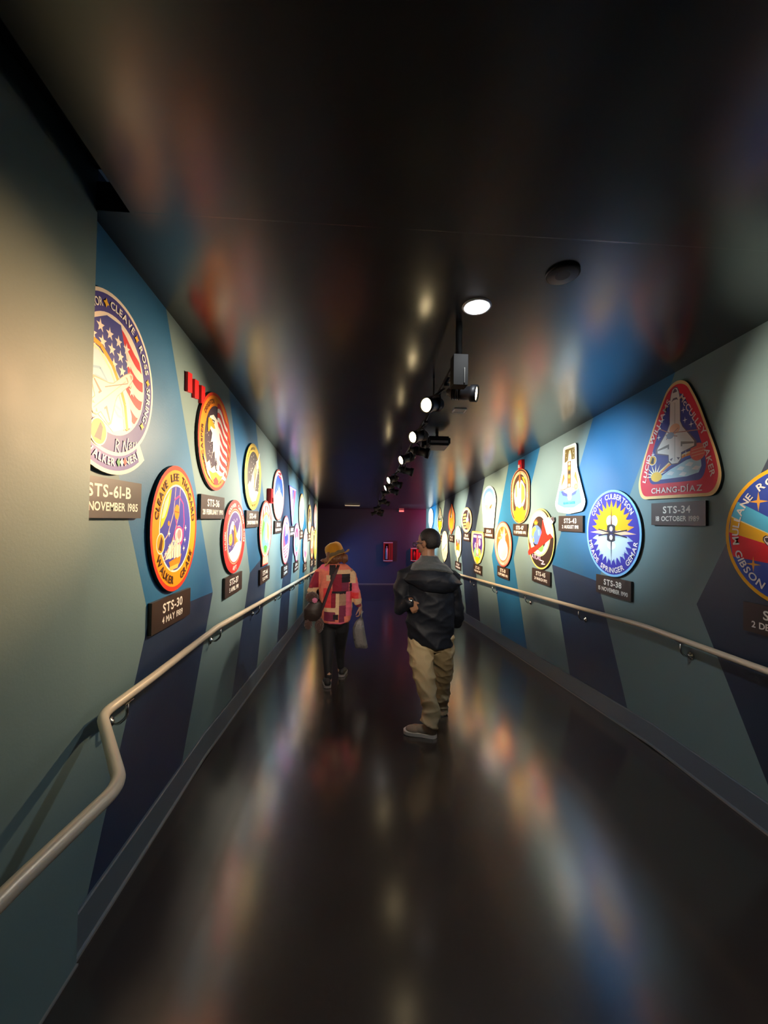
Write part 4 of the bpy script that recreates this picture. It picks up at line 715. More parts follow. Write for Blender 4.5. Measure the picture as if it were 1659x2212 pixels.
J = [
 ('L', 1.91, 2.378, .35, .35, O_61, 'F7E4D0', d61b, 'big round patch with waving flag and shuttle half hidden by the near wall edge', 'STS-61-B', '26 NOVEMBER 1985', 'large flag patch'),
 ('L', 2.586, 1.694, .319, .373, O_C, 'D2381E', d30, 'orange-ringed oval patch with a sailing ship and planets on violet', 'STS-30', '4 MAY 1989', 'sailing ship patch'),
 ('L', 3.267, 2.336, .372, .368, O_C, 'DC3A1C', d36, 'orange round patch with a white eagle head before a striped flag', 'STS-36', '28 FEBRUARY 1990', 'eagle patch'),
 ('L', 3.818, 1.596, .339, .325, O_C, 'DA2E28', d37, 'red-rimmed oval patch with the word APT at its bottom', 'STS-37', '5 APRIL 1991', 'red-rimmed patch'),
 ('L', 4.455, 2.191, .357, .346, O_C, 'C8A63A', dyel, 'yellow-rimmed oval patch with a diagonal pale beam over black starry sky', 'STS-44', '24 NOVEMBER 1991', 'yellow patch'),
 ('L', 5.113, 1.59, .36, .385, O_GLOBE, 'C83A30', dglobe, 'shield-like patch with blue and green globe and a pink tab below', 'STS-46', '31 JULY 1992', 'globe patch'),
 ('L', 5.924, 2.09, .42, .354, O_C, 'B05040', dsun, 'cream-rimmed oval patch with yellow sun on blue, behind the red alarm box', 'STS-42', '22 JANUARY 1992', 'yellow sun patch'),
 ('L', 6.587, 1.432, .372, .375, O_C, 'B04A4A', dship, 'peach-rimmed oval patch with violet sails above red lines', 'STS-50', '25 JUNE 1992', 'peach and violet patch'),
 ('L', 7.222, 1.97, .4, .33, O_PEN, '6A4A9A', dpen, 'downward-pointing pennant patch striped pink, blue and red', 'STS-52', '22 OCTOBER 1992', 'pennant patch'),
 ('L', 7.789, 1.332, .385, .346, O_CAP, 'B03A6A', dcap, 'pink capsule-shaped patch with pale blue centre above the far left handrail', 'STS-54', '13 JANUARY 1993', 'pink capsule patch'),
 ('L', 8.44, 1.904, .385, .362, O_C, 'C8A070', dgen('F0DCB8', 'E8E0D8', 'D89A7A', '7A5A4A', 2, 'CREW', 'STS'), 'cream oval patch just past the pennant patch', 'STS-56', '8 APRIL 1993', 'cream oval patch past the pennant'),
 ('L', 9.175, 1.183, .40, .366, O_C, 'D8A0B0', dgen('F6E2C8', 'F0D8C8', 'E878A8', 'C86A8A', 3, 'CREW', 'STS'), 'pale peach oval patch with a pink foot, low on the far left wall', 'STS-57', '21 JUNE 1993', 'pale peach patch with pink foot'),
 ('L', 9.892, 1.762, .38, .336, O_C, 'B8905A', dgen('F0D890', '3A2E2A', 'E8C890', 'E8C86A', 4, 'CREW', 'STS'), 'gold oval patch with dark spotted middle, high on the far left wall', 'STS-58', '18 OCTOBER 1993', 'gold spotted patch'),
 ('L', 10.562, 1.174, .38, .41, O_C, 'D8603A', dgen('F2C098', 'E88A5A', 'D8483A', 'FBEBD0', 5, 'CREW', 'STS'), 'narrow orange and red oval patch, low near the far end of the left wall', 'STS-60', '3 FEBRUARY 1994', 'orange and red far patch'),
 ('L', 11.304, 1.841, .37, .336, O_C, 'A8788A', dgen('E8C8C8', 'B890A8', '8A7090', 'F4E4E4', 6, 'CREW', 'STS'), 'mauve oval patch, uppermost at the far end of the left wall', 'STS-62', '4 MARCH 1994', 'mauve far patch'),
 ('L', 11.446, 1.071, .38, .40, O_C, 'C8A83A', dgen('F0DC6A', 'E8D890', 'B8B04A', '5A4A20', 7, 'CREW', 'STS'), 'yellow oval patch, lowest at the far end of the left wall', 'STS-59', '9 APRIL 1994', 'yellow far patch'),
 ('R', 2.11, 1.705, .412, .40, O_C, 'F8B414', d27, 'large round patch striped blue, yellow and red cut by the right picture edge', 'STS-27', '2 DECEMBER 1988', 'striped round patch'),
 ('R', 2.954, 2.385, .395, .425, O_TRI, 'F9CC8A', d34, 'red rounded-triangle patch with an upright white shuttle', 'STS-34', '18 OCTOBER 1989', 'red triangle patch'),
 ('R', 3.72, 1.67, .411, .40, O_C, '8CC4EC', d38, 'violet oval patch with orange and grey sunburst inside a light blue rim', 'STS-38', '15 NOVEMBER 1990', 'sunburst patch'),
 ('R', 4.486, 2.243, .34, .385, O_43, 'FDFBF4', d43, 'white flask-shaped patch with tall shuttle and pale blue foot', 'STS-43', '2 AUGUST 1991', 'white flask-shaped patch'),
 ('R', 5.211, 1.551, .383, .388, O_C, '33211A', d45, 'dark oval patch with a globe crossed by a red ribbon', 'STS-45', '24 MARCH 1992', 'red ribbon patch'),
 ('R', 5.898, 2.135, .351, .394, O_UP, 'E08A5A', d47, 'tall orange-rimmed oval patch with green globe and yellow foot', 'STS-47', '12 SEPTEMBER 1992', 'tall orange-rimmed patch'),
 ('R', 6.577, 1.404, .39, .361, O_C, 'D84A3A', dstar, 'pink-red oval patch with blazing cream star centre', 'STS-51', '12 SEPTEMBER 1993', 'blazing star patch'),
 ('R', 7.314, 2.023, .40, .372, O_CONE, 'FBFBFD', dcone, 'white and blue patch with domed top and flat bottom', 'STS-61', '2 DECEMBER 1993', 'domed white and blue patch'),
 ('R', 7.973, 1.261, .43, .33, O_SH, 'E8B858', dshield, 'gold-edged shield patch with purple field and yellow tip', 'STS-63', '3 FEBRUARY 1995', 'purple shield patch'),
 ('R', 8.8, 1.79, .42, .27, O_C, 'D8A070', dround, 'brown round patch with five gold bars beside a small shuttle', 'STS-60', '3 FEBRUARY 1994', 'brown round patch with gold bars'),
 ('R', 9.52, 1.242, .32, .409, O_BUL, 'F0D8A0', dbul, 'bullet-shaped cream patch with orange and red band', 'STS-64', '9 SEPTEMBER 1994', 'bullet-shaped patch'),
 ('R', 10.191, 1.81, .348, .384, O_PT, 'D8502C', dorg, 'orange patch pointed at top and bottom', 'STS-65', '8 JULY 1994', 'pointed orange patch'),
 ('R', 10.949, 1.09, .39, .405, O_BUL, 'E8D0A8', dgen('F4E4C4', 'F0D8D0', 'E8E0B0', '8A6A4A', 9, 'CREW', 'STS'), 'pale cream bullet-shaped patch just above the dark jacket shoulder', None, None, None),
 ('R', 11.594, 1.77, .40, .361, O_RH, 'F4E8C4', drh, 'black and yellow diamond-shaped patch beside the dark-haired head', 'STS-66', '3 NOVEMBER 1994', 'diamond-shaped patch'),
 ('R', 13.05, 1.82, .42, .33, O_BUL, 'F6F0F4', dgen('F2E8E4', 'F4ECD8', 'E8D0C0', 'C8A88A', 11, 'CREW', 'STS'), 'pale washed-out patch at the far end of the right wall', None, None, None),
]
for side, y, z, hw, hh, o, e, d, lab, l1, l2, pn in J:
    pn_ = PL.format(l1, 'left' if side == 'L' else 'right', pn) if l1 else None
    hi = z-floor_z(y) > 1.95
    pz = 1.838 if l1 in ('STS-34', 'STS-61-B', 'STS-36') else 1.215 if l1 == 'STS-30' else 1.41 if l1 == 'STS-62' else None
    set_(side, y, z, hw, hh, o, e, d, lab, l1, l2, pn_, pz=pz, py=(1.905 if l1 == 'STS-61-B' else 2.565 if l1 == 'STS-30' else 3.235 if l1 == 'STS-36' else 2.14 if l1 == 'STS-27' else 7.19 if l1 == 'STS-52' else 11.0 if l1 == 'STS-62' else None), w={'STS-62': .24, 'STS-52': .46}.get(l1, .52))
bpy.data.objects.remove(_fo)
# ================================================================ PEOPLE
skin = mat('brown_skin', (.30, .15, .085), .5, noise_amt=.08, nscale=30)
skin2 = mat('light_brown_skin', (.42, .24, .16), .5, noise_amt=.08, nscale=30)
M.update(jacket=mat('midnight_navy_shell', (.0055, .0075, .013), .62, spec=.35, bump=.05, bscale=120), lining=mat('grey_jersey_lining', (.055, .066, .07), .9, noise_amt=.35, nscale=90, sheen=.3),
 khaki=mat('khaki_cotton', (.40, .31, .17), .8, noise_amt=.14, nscale=14, bump=.1, bscale=150), hair=mat('near_black_hair', (.010, .008, .008), .55, bump=.5, bscale=160), brownhair=mat('chestnut_hair', (.16, .06, .025), .5, bump=.7, bscale=90, stretch=(1, 1, .2)),
 shoe=mat('tan_suede', (.30, .23, .16), .8, noise_amt=.1), sole=mat('white_rubber_sole', (.75, .68, .58), .5), darkshoe=mat('black_trainer_mesh', (.012, .012, .013), .6, bump=.2, bscale=120), greysole=mat('grey_rubber', (.2, .19, .19), .5),
 legging=mat('black_leggings', (.006, .006, .008), .75), hat=mat('mustard_wool_felt', (.75, .36, .02), .85, noise_amt=.1, nscale=40, sheen=.3), band=mat('dark_olive_hat_band', (.10, .07, .03), .8, noise_amt=.5, nscale=120),
 bag=mat('dark_brown_leather', (.03, .018, .014), .5, noise_amt=.2, nscale=20), fur=mat('brown_faux_fur', (.075, .035, .028), .95, noise_amt=.4, nscale=60, bump=.9, bscale=90, sheen=.4), strap=mat('dark_bag_strap', (.03, .012, .02), .6), pink=mat('pink_rosette_fabric', (.75, .22, .38), .8, bump=.6, bscale=70),
 plastic=mat('crinkled_clear_plastic', (.62, .60, .60), .16, trans=.62, spec=1.0, bump=1.0, bscale=26), contents=mat('black_printed_contents', (.02, .02, .025), .5, noise_amt=.5, nscale=12), specs=mat('dark_spectacle_frame', (.02, .02, .02), .25), steel=mat('watch_steel', (.7, .7, .7), .2, metal=1))
for k, c in dict(w_coral=(.85, .22, .14), w_red=(.80, .05, .06), w_wine=(.26, .006, .03), w_black=(.010, .006, .012), w_cream=(.80, .52, .30), w_pink=(.82, .14, .22), w_plum=(.20, .02, .06), w_tan=(.40, .22, .14)).items(): M[k] = mat('patchwork_'+k[2:], c, .75, noise_amt=.16, nscale=50, bump=.12, bscale=180)
def ellip(bm, c, r, rot=None, n=14):
    mt = Matrix.Translation(Vector(c)) @ (rot.to_4x4() if rot else Matrix()) @ Matrix.Diagonal((*r, 1))
    bmesh.ops.create_icosphere(bm, subdivisions=3, radius=1, matrix=mt)
def loft(bm, rings, n=28):        # rings: (cx, cy, cz, rx, ry[, power])
    R = []
    for c in rings:
        cx, cy, cz, rx, ry = c[:5]; tl = c[5] if len(c) > 5 else 0
        R.append([bm.verts.new((cx+rx*math.cos(2*math.pi*k/n), cy+ry*math.sin(2*math.pi*k/n), cz+tl*math.cos(2*math.pi*k/n))) for k in range(n)])
    for a, b in zip(R, R[1:]):
        for k in range(n): bm.faces.new((a[k], a[(k+1) % n], b[(k+1) % n], b[k]))
    bm.faces.new(R[0][::-1]); bm.faces.new(R[-1])
def fuse(name, bm, mats, parent, vox=.008, smooth=4, disp=None, root=None, colour=None):
    """union of the closed shapes in bm as one continuous skin (voxel remesh), then optional displacement along the normal"""
    bmesh.ops.recalc_face_normals(bm, faces=bm.faces[:]); me = bpy.data.meshes.new(name+'_src'); bm.to_mesh(me); bm.free()
    o = bpy.data.objects.new(name+'_src', me); COL.objects.link(o)
    m = o.modifiers.new('r', 'REMESH'); m.mode = 'VOXEL'; m.voxel_size = vox; m.use_smooth_shade = True
    if smooth: s = o.modifiers.new('s', 'SMOOTH'); s.factor = .5; s.iterations = smooth
    bpy.context.view_layer.update(); dg = bpy.context.evaluated_depsgraph_get(); out = bpy.data.meshes.new_from_object(o.evaluated_get(dg)); out.name = name
    bpy.data.objects.remove(o); bpy.data.meshes.remove(me)
    if disp:
        nn = [v.normal.copy() for v in out.vertices]
        for v, n_ in zip(out.vertices, nn): v.co += n_*disp(v.co, n_)
    if not isinstance(mats, (list, tuple)): mats = [mats]
    out.materials.clear()
    for x in mats: out.materials.append(x)
    if colour:
        for p in out.polygons: p.material_index = colour(p.center, p.normal)
    for p in out.polygons: p.use_smooth = True
    base = Vector(root) if root is not None else Vector((0, 0, 0))
    for v in out.vertices: v.co -= base
    ob = bpy.data.objects.new(name, out); COL.objects.link(ob)
    if parent: ob.parent = parent
    else: ob.location = base
    return ob
def rid(p, s, f=1.0): return (1-abs(noise.noise(Vector((p.x*s[0], p.y*s[1], p.z*s[2]))*f)))**3
def folds(amp, s, amp2=.002, f2=26):
    def d(p, n): return amp*(rid(p, s)-.55)+amp*.5*(rid(p+Vector((3.1, 1.7, .4)), (s[2]*.6, s[1], s[0]*.7))-.5)+amp2*noise.noise(p*f2)
    return d
def head_parts(bm, c, yaw, pitch=0, roll=0, k=1.0, hair=False):
    """c = centre of the skull; the face looks along +y before rotation"""
    R = (Matrix.Rotation(yaw, 3, 'Z') @ Matrix.Rotation(pitch, 3, 'X') @ Matrix.Rotation(roll, 3, 'Y'))
    def e(p, r): ellip(bm, Vector(c)+R @ (Vector(p)*k), (r[0]*k, r[1]*k, r[2]*k), R)
    e((0, -.01, .02), (.073, .093, .088)); e((0, .02, -.03), (.062, .07, .075)); e((0, .04, -.075), (.038, .04, .032)); e((0, .035, -.04), (.052, .055, .055))
    e((0, .098, -.018), (.011, .018, .022)); e((0, .106, -.032), (.015, .011, .010)); e((0, .083, .018), (.05, .012, .009))
    e((0, .092, -.058), (.022, .009, .006)); e((0, .09, -.067), (.019, .009, .006)); e((-.035, .075, -.012), (.016, .014, .012)); e((.035, .075, -.012), (.016, .014, .012))
    for s in (-1, 1): e((s*.075, -.004, -.012), (.009, .018, .029)); e((s*.082, -.012, -.008), (.006, .014, .022))
    return R
def hand_parts(bm, wrist, d, nrm, side, L=.175, curl=.5, spread=.0):
    """palm and five separate fingers; d = along the hand, nrm = out of the back of the hand, side=+1 puts the thumb along d x nrm"""
    d = Vector(d).normalized(); nrm = Vector(nrm); nrm = (nrm-d*nrm.dot(d)).normalized(); lat = d.cross(nrm).normalized()*side; w = Vector(wrist); k = L/.175
    for a in (-.024, -.008, .008, .024): tube(bm, [w+d*.0+lat*a*.7*k, w+d*.045*k+lat*a*k, w+d*.085*k+lat*a*1.05*k], [.014*k, .0145*k, .012*k], 8, dome=True)
    for i, (a, ln) in enumerate(((.028, .068), (.0095, .078), (-.0095, .072), (-.028, .056))):
        p = w+d*.088*k+lat*a*1.08*k; pts = [p-d*.012*k, p]; dd = d.copy(); ang = 0
        for s_, j in ((.42, curl*.9), (.33, curl*1.1), (.25, curl*.8)):
            ang += j; dd = (d*math.cos(ang)-nrm*math.sin(ang)); p = p+dd*ln*s_*k+lat*spread*a*.2; pts.append(p)
        tube(bm, pts, [.0085*k, .0088*k, .0082*k, .0076*k, .0062*k], 8, dome=True)
    p = w+d*.022*k+lat*.026*k; t1 = (d*.62+lat*.7-nrm*.25).normalized(); t2 = (d*.85+lat*.3-nrm*.45*(.4+curl)).normalized()
    tube(bm, [p, p+t1*.034*k, p+t1*.034*k+t2*.032*k, p+t1*.034*k+t2*.055*k], [.0125*k, .0105*k, .009*k, .007*k], 8, dome=True)
def shoe_parts(bm, heel, d, L=.27, w=.047, h=.075):
    d = Vector(d).normalized(); u = Vector((0, 0, 1)); u = (u-d*u.dot(d)).normalized(); l = d.cross(u); R = Matrix((l, d, u)).transposed(); H = Vector(heel)
    ellip(bm, H+d*L*.16+u*.05, (w*.78, L*.17, .048), R); ellip(bm, H+d*L*.42+u*.045, (w*.85, L*.28, .042), R); ellip(bm, H+d*L*.74+u*.034, (w, L*.25, .032), R); ellip(bm, H+d*L*.2+u*h, (w*.72, L*.14, .04), R)
def sole_mesh(bm, heel, d, L=.27, w=.047, th=.026):
    d = Vector(d).normalized(); u = Vector((0, 0, 1)); u = (u-d*u.dot(d)).normalized(); l = d.cross(u); H = Vector(heel); o = []
    for t, ww in ((0, .0), (.02, .45), (.08, .74), (.2, .8), (.4, .78), (.6, .95), (.75, 1.05), (.88, .95), (.96, .65), (1.0, .0)): o.append((t, ww))
    ring = [(t, w*ww) for t, ww in o]+[(t, -w*ww) for t, ww in o[-2:0:-1]]
    a = [bm.verts.new(H+d*L*t+l*x) for t, x in ring]; b = [bm.verts.new(H+d*L*t+l*x*1.03+u*th) for t, x in ring]; n = len(a)
    for k in range(n): bm.faces.new((a[k], a[(k+1) % n], b[(k+1) % n], b[k]))
    bm.faces.new(a[::-1]); bm.faces.new(b)
def rel(o, root): o.data.transform(Matrix.Translation(-Vector(root))); return o
def child(name, bm, m, root_o, smooth=False): o = obj(name, bm, m, None, smooth=smooth); rel(o, root_o.location); o.parent = root_o; return o

# ---------------------------------------------------------------- man in the dark hooded jacket
Y = 3.62; P = lambda px, py, y=Y: atY(px, py, y)
mz = floor_z(3.47); mroot = P(925, 1590, 3.47); mroot.z = mz
hc = P(925, 1172, Y)
bm = bmesh.new()
Rm = head_parts(bm, hc, R_(48), R_(-10), 0, 1.07)
neck0 = P(924, 1222, Y-.01); tube(bm, [neck0-Vector((0, 0, .05)), neck0+Vector((0, .0, .03)), hc+Vector((0, .0, -.05))], [.066, .06, .057], 14)
hipL, hipR = P(900, 1385, Y+.02), P(955, 1385, Y+.03); pel = (hipL+hipR)/2; chest = P(928, 1262, Y)
loft(bm, [(pel.x, pel.y, pel.z-.06, .13, .09), (pel.x, pel.y, pel.z+.06, .14, .10), (chest.x, Y, chest.z-.12, .145, .10), (chest.x, Y, chest.z, .175, .115), (chest.x, Y, chest.z+.10, .16, .095), (chest.x, Y, chest.z+.15, .08, .07)])
shL, shR = P(877, 1240, Y), P(981, 1247, Y); elL, elR = P(866, 1311, Y+.0), P(986, 1318, Y+.04); wrL, wrR = P(887, 1299, Y-.12), P(979, 1338, Y+.24)
kneeL, kneeR = P(920, 1480, 3.56), P(953, 1470, 3.86); ankL, ankR = P(932, 1560, 3.47), P(958, 1538, 3.93)
hd = (P(893, 1311, Y-.12)-wrL)
tube(bm, [chest+Vector((0, 0, .08)), shL, elL], [.062, .052, .042], 12, dome=True); tube(bm, [elL, wrL-hd*.1], [.047, .03], 12, dome=True)
tube(bm, [chest+Vector((0, 0, .08)), shR, elR], [.06, .048, .04], 12, dome=True); tube(bm, [elR, wrR], [.045, .03], 12, dome=True)
tube(bm, [hipL, kneeL, ankL+Vector((0, 0, .02))], [.075, .055, .038], 14, dome=True); tube(bm, [hipR, kneeR, ankR+Vector((0, 0, .02))], [.075, .055, .038], 14, dome=True)
fdL, fdR = Vector((-.92, .38, 0)), Vector((-.15, 1, .0)); fLz = floor_z(3.47)
tube(bm, [ankL, Vector((ankL.x, ankL.y, fLz+.05)), Vector((ankL.x, ankL.y, fLz+.04))+fdL.normalized()*.15], [.04, .038, .03], 10, dome=True)
tube(bm, [ankR, Vector((ankR.x, ankR.y, floor_z(ankR.y)+.06)), Vector((ankR.x, ankR.y, floor_z(ankR.y)+.04))+fdR.normalized()*.15], [.04, .038, .03], 10, dome=True)
hand_parts(bm, wrL, hd, Vector((-.3, -1, .2)), -1, .165, .75)
hand_parts(bm, wrR, Vector((-.5, .8, .15)), Vector((.3, 0, 1)), 1, .17, .8)
man = fuse('person', bm, skin, None, .0055, 2, root=mroot)
tag(man, 'person walking away in dark hooded jacket, baggy khaki trousers and glasses, looking left', 'person')
# head hair: cap of short hair over the back and top of the skull
def pt(v, k=1.07): return hc+Rm @ (Vector(v)*k)
bm = bmesh.new(); ellip(bm, pt((0, -.018, .018)), (.085, .102, .106), Rm)
bmesh.ops.delete(bm, geom=[v for v in bm.verts if (lambda q: q.z < -.07 or (q.y > .035 and q.z < .055) or (q.y > -.016 and q.z < .0))(Rm.inverted() @ (v.co-hc))], context='VERTS')
for v in bm.verts: v.co += (v.co-hc).normalized()*.004*noise.noise(v.co*60)
bmesh.ops.solidify(bm, geom=bm.faces[:], thickness=.012); child('hair', bm, M['hair'], man, True)
# glasses
bm = bmesh.new()
for s in (-1, 1):
    tube(bm, [pt((s*.036+.024*math.cos(a), .112, -.002+.018*math.sin(a))) for a in [2*math.pi*k/16 for k in range(17)]], .0028, 6)
    tube(bm, [pt((s*.06, .11, .004)), pt((s*.078, .06, .004)), pt((s*.084, -.005, .0)), pt((s*.084, -.02, -.012))], .0028, 6)
tube(bm, [pt((-.012, .114, .0)), pt((.012, .114, .0))], .0024, 6); child('glasses', bm, M['specs'], man, True)
# jacket
bm = bmesh.new(); rg = []
for py, xl_, xr_, ry, dy in ((1222, 897, 955, .09, 0), (1232, 884, 970, .12, 0), (1250, 876, 984, .145, 0), (1280, 878, 980, .15, 0), (1310, 880, 978, .15, 0), (1340, 879, 979, .15, .01), (1370, 878, 981, .155, .02), (1384, 880, 982, .155, .02), (1393, 886, 980, .15, .02)):
    a, b = P(xl_, py), P(xr_, py); rg.append(((a.x+b.x)/2, Y+dy, a.z, (b.x-a.x)/2, ry, -.025 if py > 1375 else 0))
loft(bm, rg[::-1], 36)
tube(bm, [P(900, 1233), P(877, 1246), P(866, 1280, Y-.005), elL+Vector((-.0, 0, .0))], [.075, .075, .068, .062], 16, dome=True); tube(bm, [elL, P(874, 1310, Y-.05), P(886, 1299.5, Y-.108)], [.06, .055, .042], 14, dome=True)
tube(bm, [P(955, 1236), P(979, 1252), P(985, 1290, Y+.02), elR+Vector((.0, 0, .0)), P(987, 1336, Y+.09)], [.075, .072, .06, .058, .054], 16, dome=True); tube(bm, [elR, P(985, 1345, Y+.17)], [.058, .05], 14, dome=True)
def jf(p, n):      # big diagonal drapes running down to the right, smaller crumples on the sleeves
    q = p-Vector((mroot.x, Y, 1.2)); w = q.x*.75+q.z*1.0
    d_ = .024*((1-abs(noise.noise(Vector((w*4.6, q.y*2+3, (q.x-q.z)*1.1)))))**3-.5)
    return d_+.009*(rid(p, (7, 6, 11))-.5)+.0015*noise.noise(p*40)
child_j = fuse('jacket', bm, M['jacket'], None, .009, 5, jf, root=mroot); child_j.location = (0, 0, 0); child_j.parent = man
# hood lying over the shoulders and back
bm = bmesh.new(); hz = lambda py: P(925, py).z
hood = [(P(925, 1222).x, Y-.01, hz(1214), .10, .085), (P(926, 1224).x, Y-.03, hz(1223), .17, .125), (P(932, 1236).x, Y-.05, hz(1237), .245, .155), (P(934, 1244).x, Y-.07, hz(1246), .262, .15), (P(934, 1250).x, Y-.09, hz(1256), .205, .125), (P(934, 1258).x, Y-.105, hz(1266), .15, .098), (P(935, 1264).x, Y-.12, hz(1273), .09, .06)]
loft(bm, hood[::-1], 36)
for v in bm.verts:
    q = v.co.x-P(933, 1240).x
    v.co.z -= .045*(q/.26)**2*(1 if v.co.z > hz(1242) else .2); v.co.z -= max(0, q)*.14
hd_o = fuse('hood', bm, M['jacket'], None, .009, 3, lambda p, n: .012*(rid(p, (5, 5, 12))-.5)+.0015*noise.noise(p*40), root=mroot); hd_o.location = (0, 0, 0); hd_o.parent = man
bm = bmesh.new()      # grey lining turned out around the neck
lin = [(P(927, 1225).x, Y-.0, hz(1199), .076, .080), (P(927, 1225).x, Y-.005, hz(1205), .084, .088), (P(927, 1225).x, Y-.012, hz(1210), .10, .098), (P(928, 1225).x, Y-.03, hz(1216), .15, .122), (P(931, 1225).x, Y-.045, hz(1223), .19, .142), (P(931, 1225).x, Y-.04, hz(1232), .14, .10)]
loft(bm, lin[::-1], 36)
for v in bm.verts:
    q = v.co.x-P(930, 1230).x; v.co.z -= .03*(q/.2)**2*(1 if v.co.z < hz(1216) else 0)+max(0, q)*.12
li = fuse('hood_lining', bm, M['lining'], None, .008, 2, lambda p, n: .003*noise.noise(p*30), root=mroot); li.location = (0, 0, 0); li.parent = man; li['label'] = 'grey marled lining of the hood'
# watch on the left wrist
bm = bmesh.new(); wn = hd.normalized(); u_, v_ = frame(wn); tube(bm, [wrL+wn*.002+u_*.032*math.cos(a)+v_*.026*math.sin(a) for a in [2*math.pi*k/20 for k in range(21)]], .005, 6); lathe(bm, [(.001, 0), (.017, 0), (.017, .007), (.001, .008)], 16, Matrix.Translation(wrL+wn*.002+Vector((-.0, -.03, .014))) @ Matrix.Rotation(R_(70), 4, 'X')); child('watch', bm, M['steel'], man, True)
# trousers
bm = bmesh.new()
tube(bm, [P(908, 1370, Y+.02), P(908, 1400, Y+.01), P(911, 1430, 3.59), P(917, 1462, 3.56), P(922, 1496, 3.53), P(932, 1528, 3.50), P(931, 1552, 3.48), P(926, 1566, 3.47)], [(.10, .12), (.112, .125), (.105, .11), (.090, .10), (.080, .09), (.072, .085), (.073, .085), (.082, .09)], 22, dome=False)
tube(bm, [P(955, 1370, Y+.03), P(957, 1400, Y+.06), P(957, 1435, 3.78), P(954, 1470, 3.87), P(953, 1500, 3.90), P(953, 1522, 3.93), P(953, 1536, 3.94)], [(.10, .11), (.100, .11), (.095, .105), (.082, .09), (.074, .085), (.07, .08), (.074, .085)], 22, dome=False)
loft(bm, [(pel.x, pel.y, pel.z-.07, .14, .10), (pel.x, pel.y, pel.z+.06, .17, .12), (pel.x, pel.y, pel.z+.14, .165, .12)])
def tf(p, n):
    low = max(0, 1-(p.z-mz)/.35); return .014*(rid(p, (6, 6, 9))-.5)+.013*low*(rid(p, (4, 4, 22))-.5)+.010*(rid(p+Vector((p.z*.8, 0, 0)), (10, 5, 5))-.5)
tr = fuse('trousers', bm, M['khaki'], None, .008, 4, tf, root=mroot); tr.location = (0, 0, 0); tr.parent = man
for heel, dd, y0 in ((P(944, 1583, 3.43), fdL, 3.43), (P(957, 1565, 3.86), fdR, 3.86)):
    heel.z = floor_z(heel.y)+.0
    bm = bmesh.new(); shoe_parts(bm, heel, dd, .27, .05, .07); s_ = fuse('shoe', bm, M['shoe'], None, .006, 3, root=mroot); s_.location = (0, 0, 0); s_.parent = man
    bm = bmesh.new(); sole_mesh(bm, heel, dd, .285, .054, .028); o = obj('sole', bm, M['sole'], None); rel(o, mroot); o.parent = s_

# ---------------------------------------------------------------- woman in the patchwork jacket
Y = 4.95; P = lambda px, py, y=Y: atY(px, py, y)
wroot = P(716, 1484, 4.74); wroot.z = floor_z(4.74)
hc = P(724, 1198, Y); bm = bmesh.new()
Rw = head_parts(bm, hc, R_(-38), R_(2), R_(-12), .98)
tube(bm, [P(721, 1236), P(722, 1222), hc+Vector((0, 0, -.04))], [.06, .052, .05], 12)
pel = P(722, 1345, Y); chest = P(723, 1255, Y)
loft(bm, [(pel.x, Y, pel.z-.05, .085, .055), (pel.x, Y, pel.z+.04, .13, .095), (chest.x, Y, chest.z-.14, .13, .10), (chest.x, Y, chest.z, .155, .115), (chest.x, Y, chest.z+.10, .14, .09), (chest.x, Y, chest.z+.15, .07, .06)])
shL, shR = P(693, 1235), P(756, 1236); elL, elR = P(674, 1276, Y-.02), P(769, 1278, Y-.01); wrL, wrR = P(678, 1302, Y+.14), P(778, 1310, Y+.02)
hipL, hipR = P(710, 1345), P(735, 1345); kneeL, kneeR = P(709, 1402, 4.86), P(735, 1395, 5.08); ankL, ankR = P(710, 1455, 4.74), P(736, 1436, 5.12)
tube(bm, [chest+Vector((0, 0, .09)), shL, elL], [.06, .052, .04], 12, dome=True); tube(bm, [elL, wrL], [.04, .027], 12, dome=True); tube(bm, [chest+Vector((0, 0, .09)), shR, elR], [.06, .052, .04], 12, dome=True); tube(bm, [elR, wrR], [.04, .026], 12, dome=True)
tube(bm, [hipL, kneeL, ankL], [.062, .044, .030], 14, dome=True); tube(bm, [hipR, kneeR, ankR], [.062, .044, .030], 14, dome=True)
fd1, fd2 = Vector((-.12, 1, 0)), Vector((.1, 1, 0))
for a, f in ((ankL, fd1), (ankR, fd2)): g = floor_z(a.y); tube(bm, [a, Vector((a.x, a.y, g+.07)), Vector((a.x, a.y, g+.04))+f*.13], [.037, .036, .028], 10, dome=True)
hand_parts(bm, wrR, Vector((.08, .0, -1)), Vector((.9, -.45, .05)), 1, .165, .6); hand_parts(bm, wrL, Vector((.2, .8, -.4)), Vector((-.5, 0, .8)), -1, .165, .8)
wom = fuse('person', bm, skin2, None, .0055, 2, root=wroot)
tag(wom, 'person walking away in mustard hat, red patchwork jacket and black leggings', 'person')
def place(o): o.location = (0, 0, 0); o.parent = wom; return o
# hair under the hat
bm = bmesh.new(); q = lambda v: hc+Rw @ Vector(v)
ellip(bm, q((0, -.02, .015)), (.086, .10, .095), Rw); ellip(bm, q((-.0, -.05, -.05)), (.085, .06, .06), Rw); ellip(bm, q((-.075, -.02, -.05)), (.035, .05, .05), Rw); ellip(bm, q((.07, .0, -.05)), (.035, .05, .05), Rw)
ellip(bm, P(709, 1211, Y-.06), (.07, .04, .035)); ellip(bm, P(744, 1206, Y-.04), (.045, .05, .06)); ellip(bm, P(699, 1211, Y-.05), (.04, .03, .02))
place(fuse('hair', bm, M['brownhair'], None, .007, 2, lambda p, n: .009*noise.noise(Vector((p.x*50, p.y*50, p.z*14))), root=wroot))
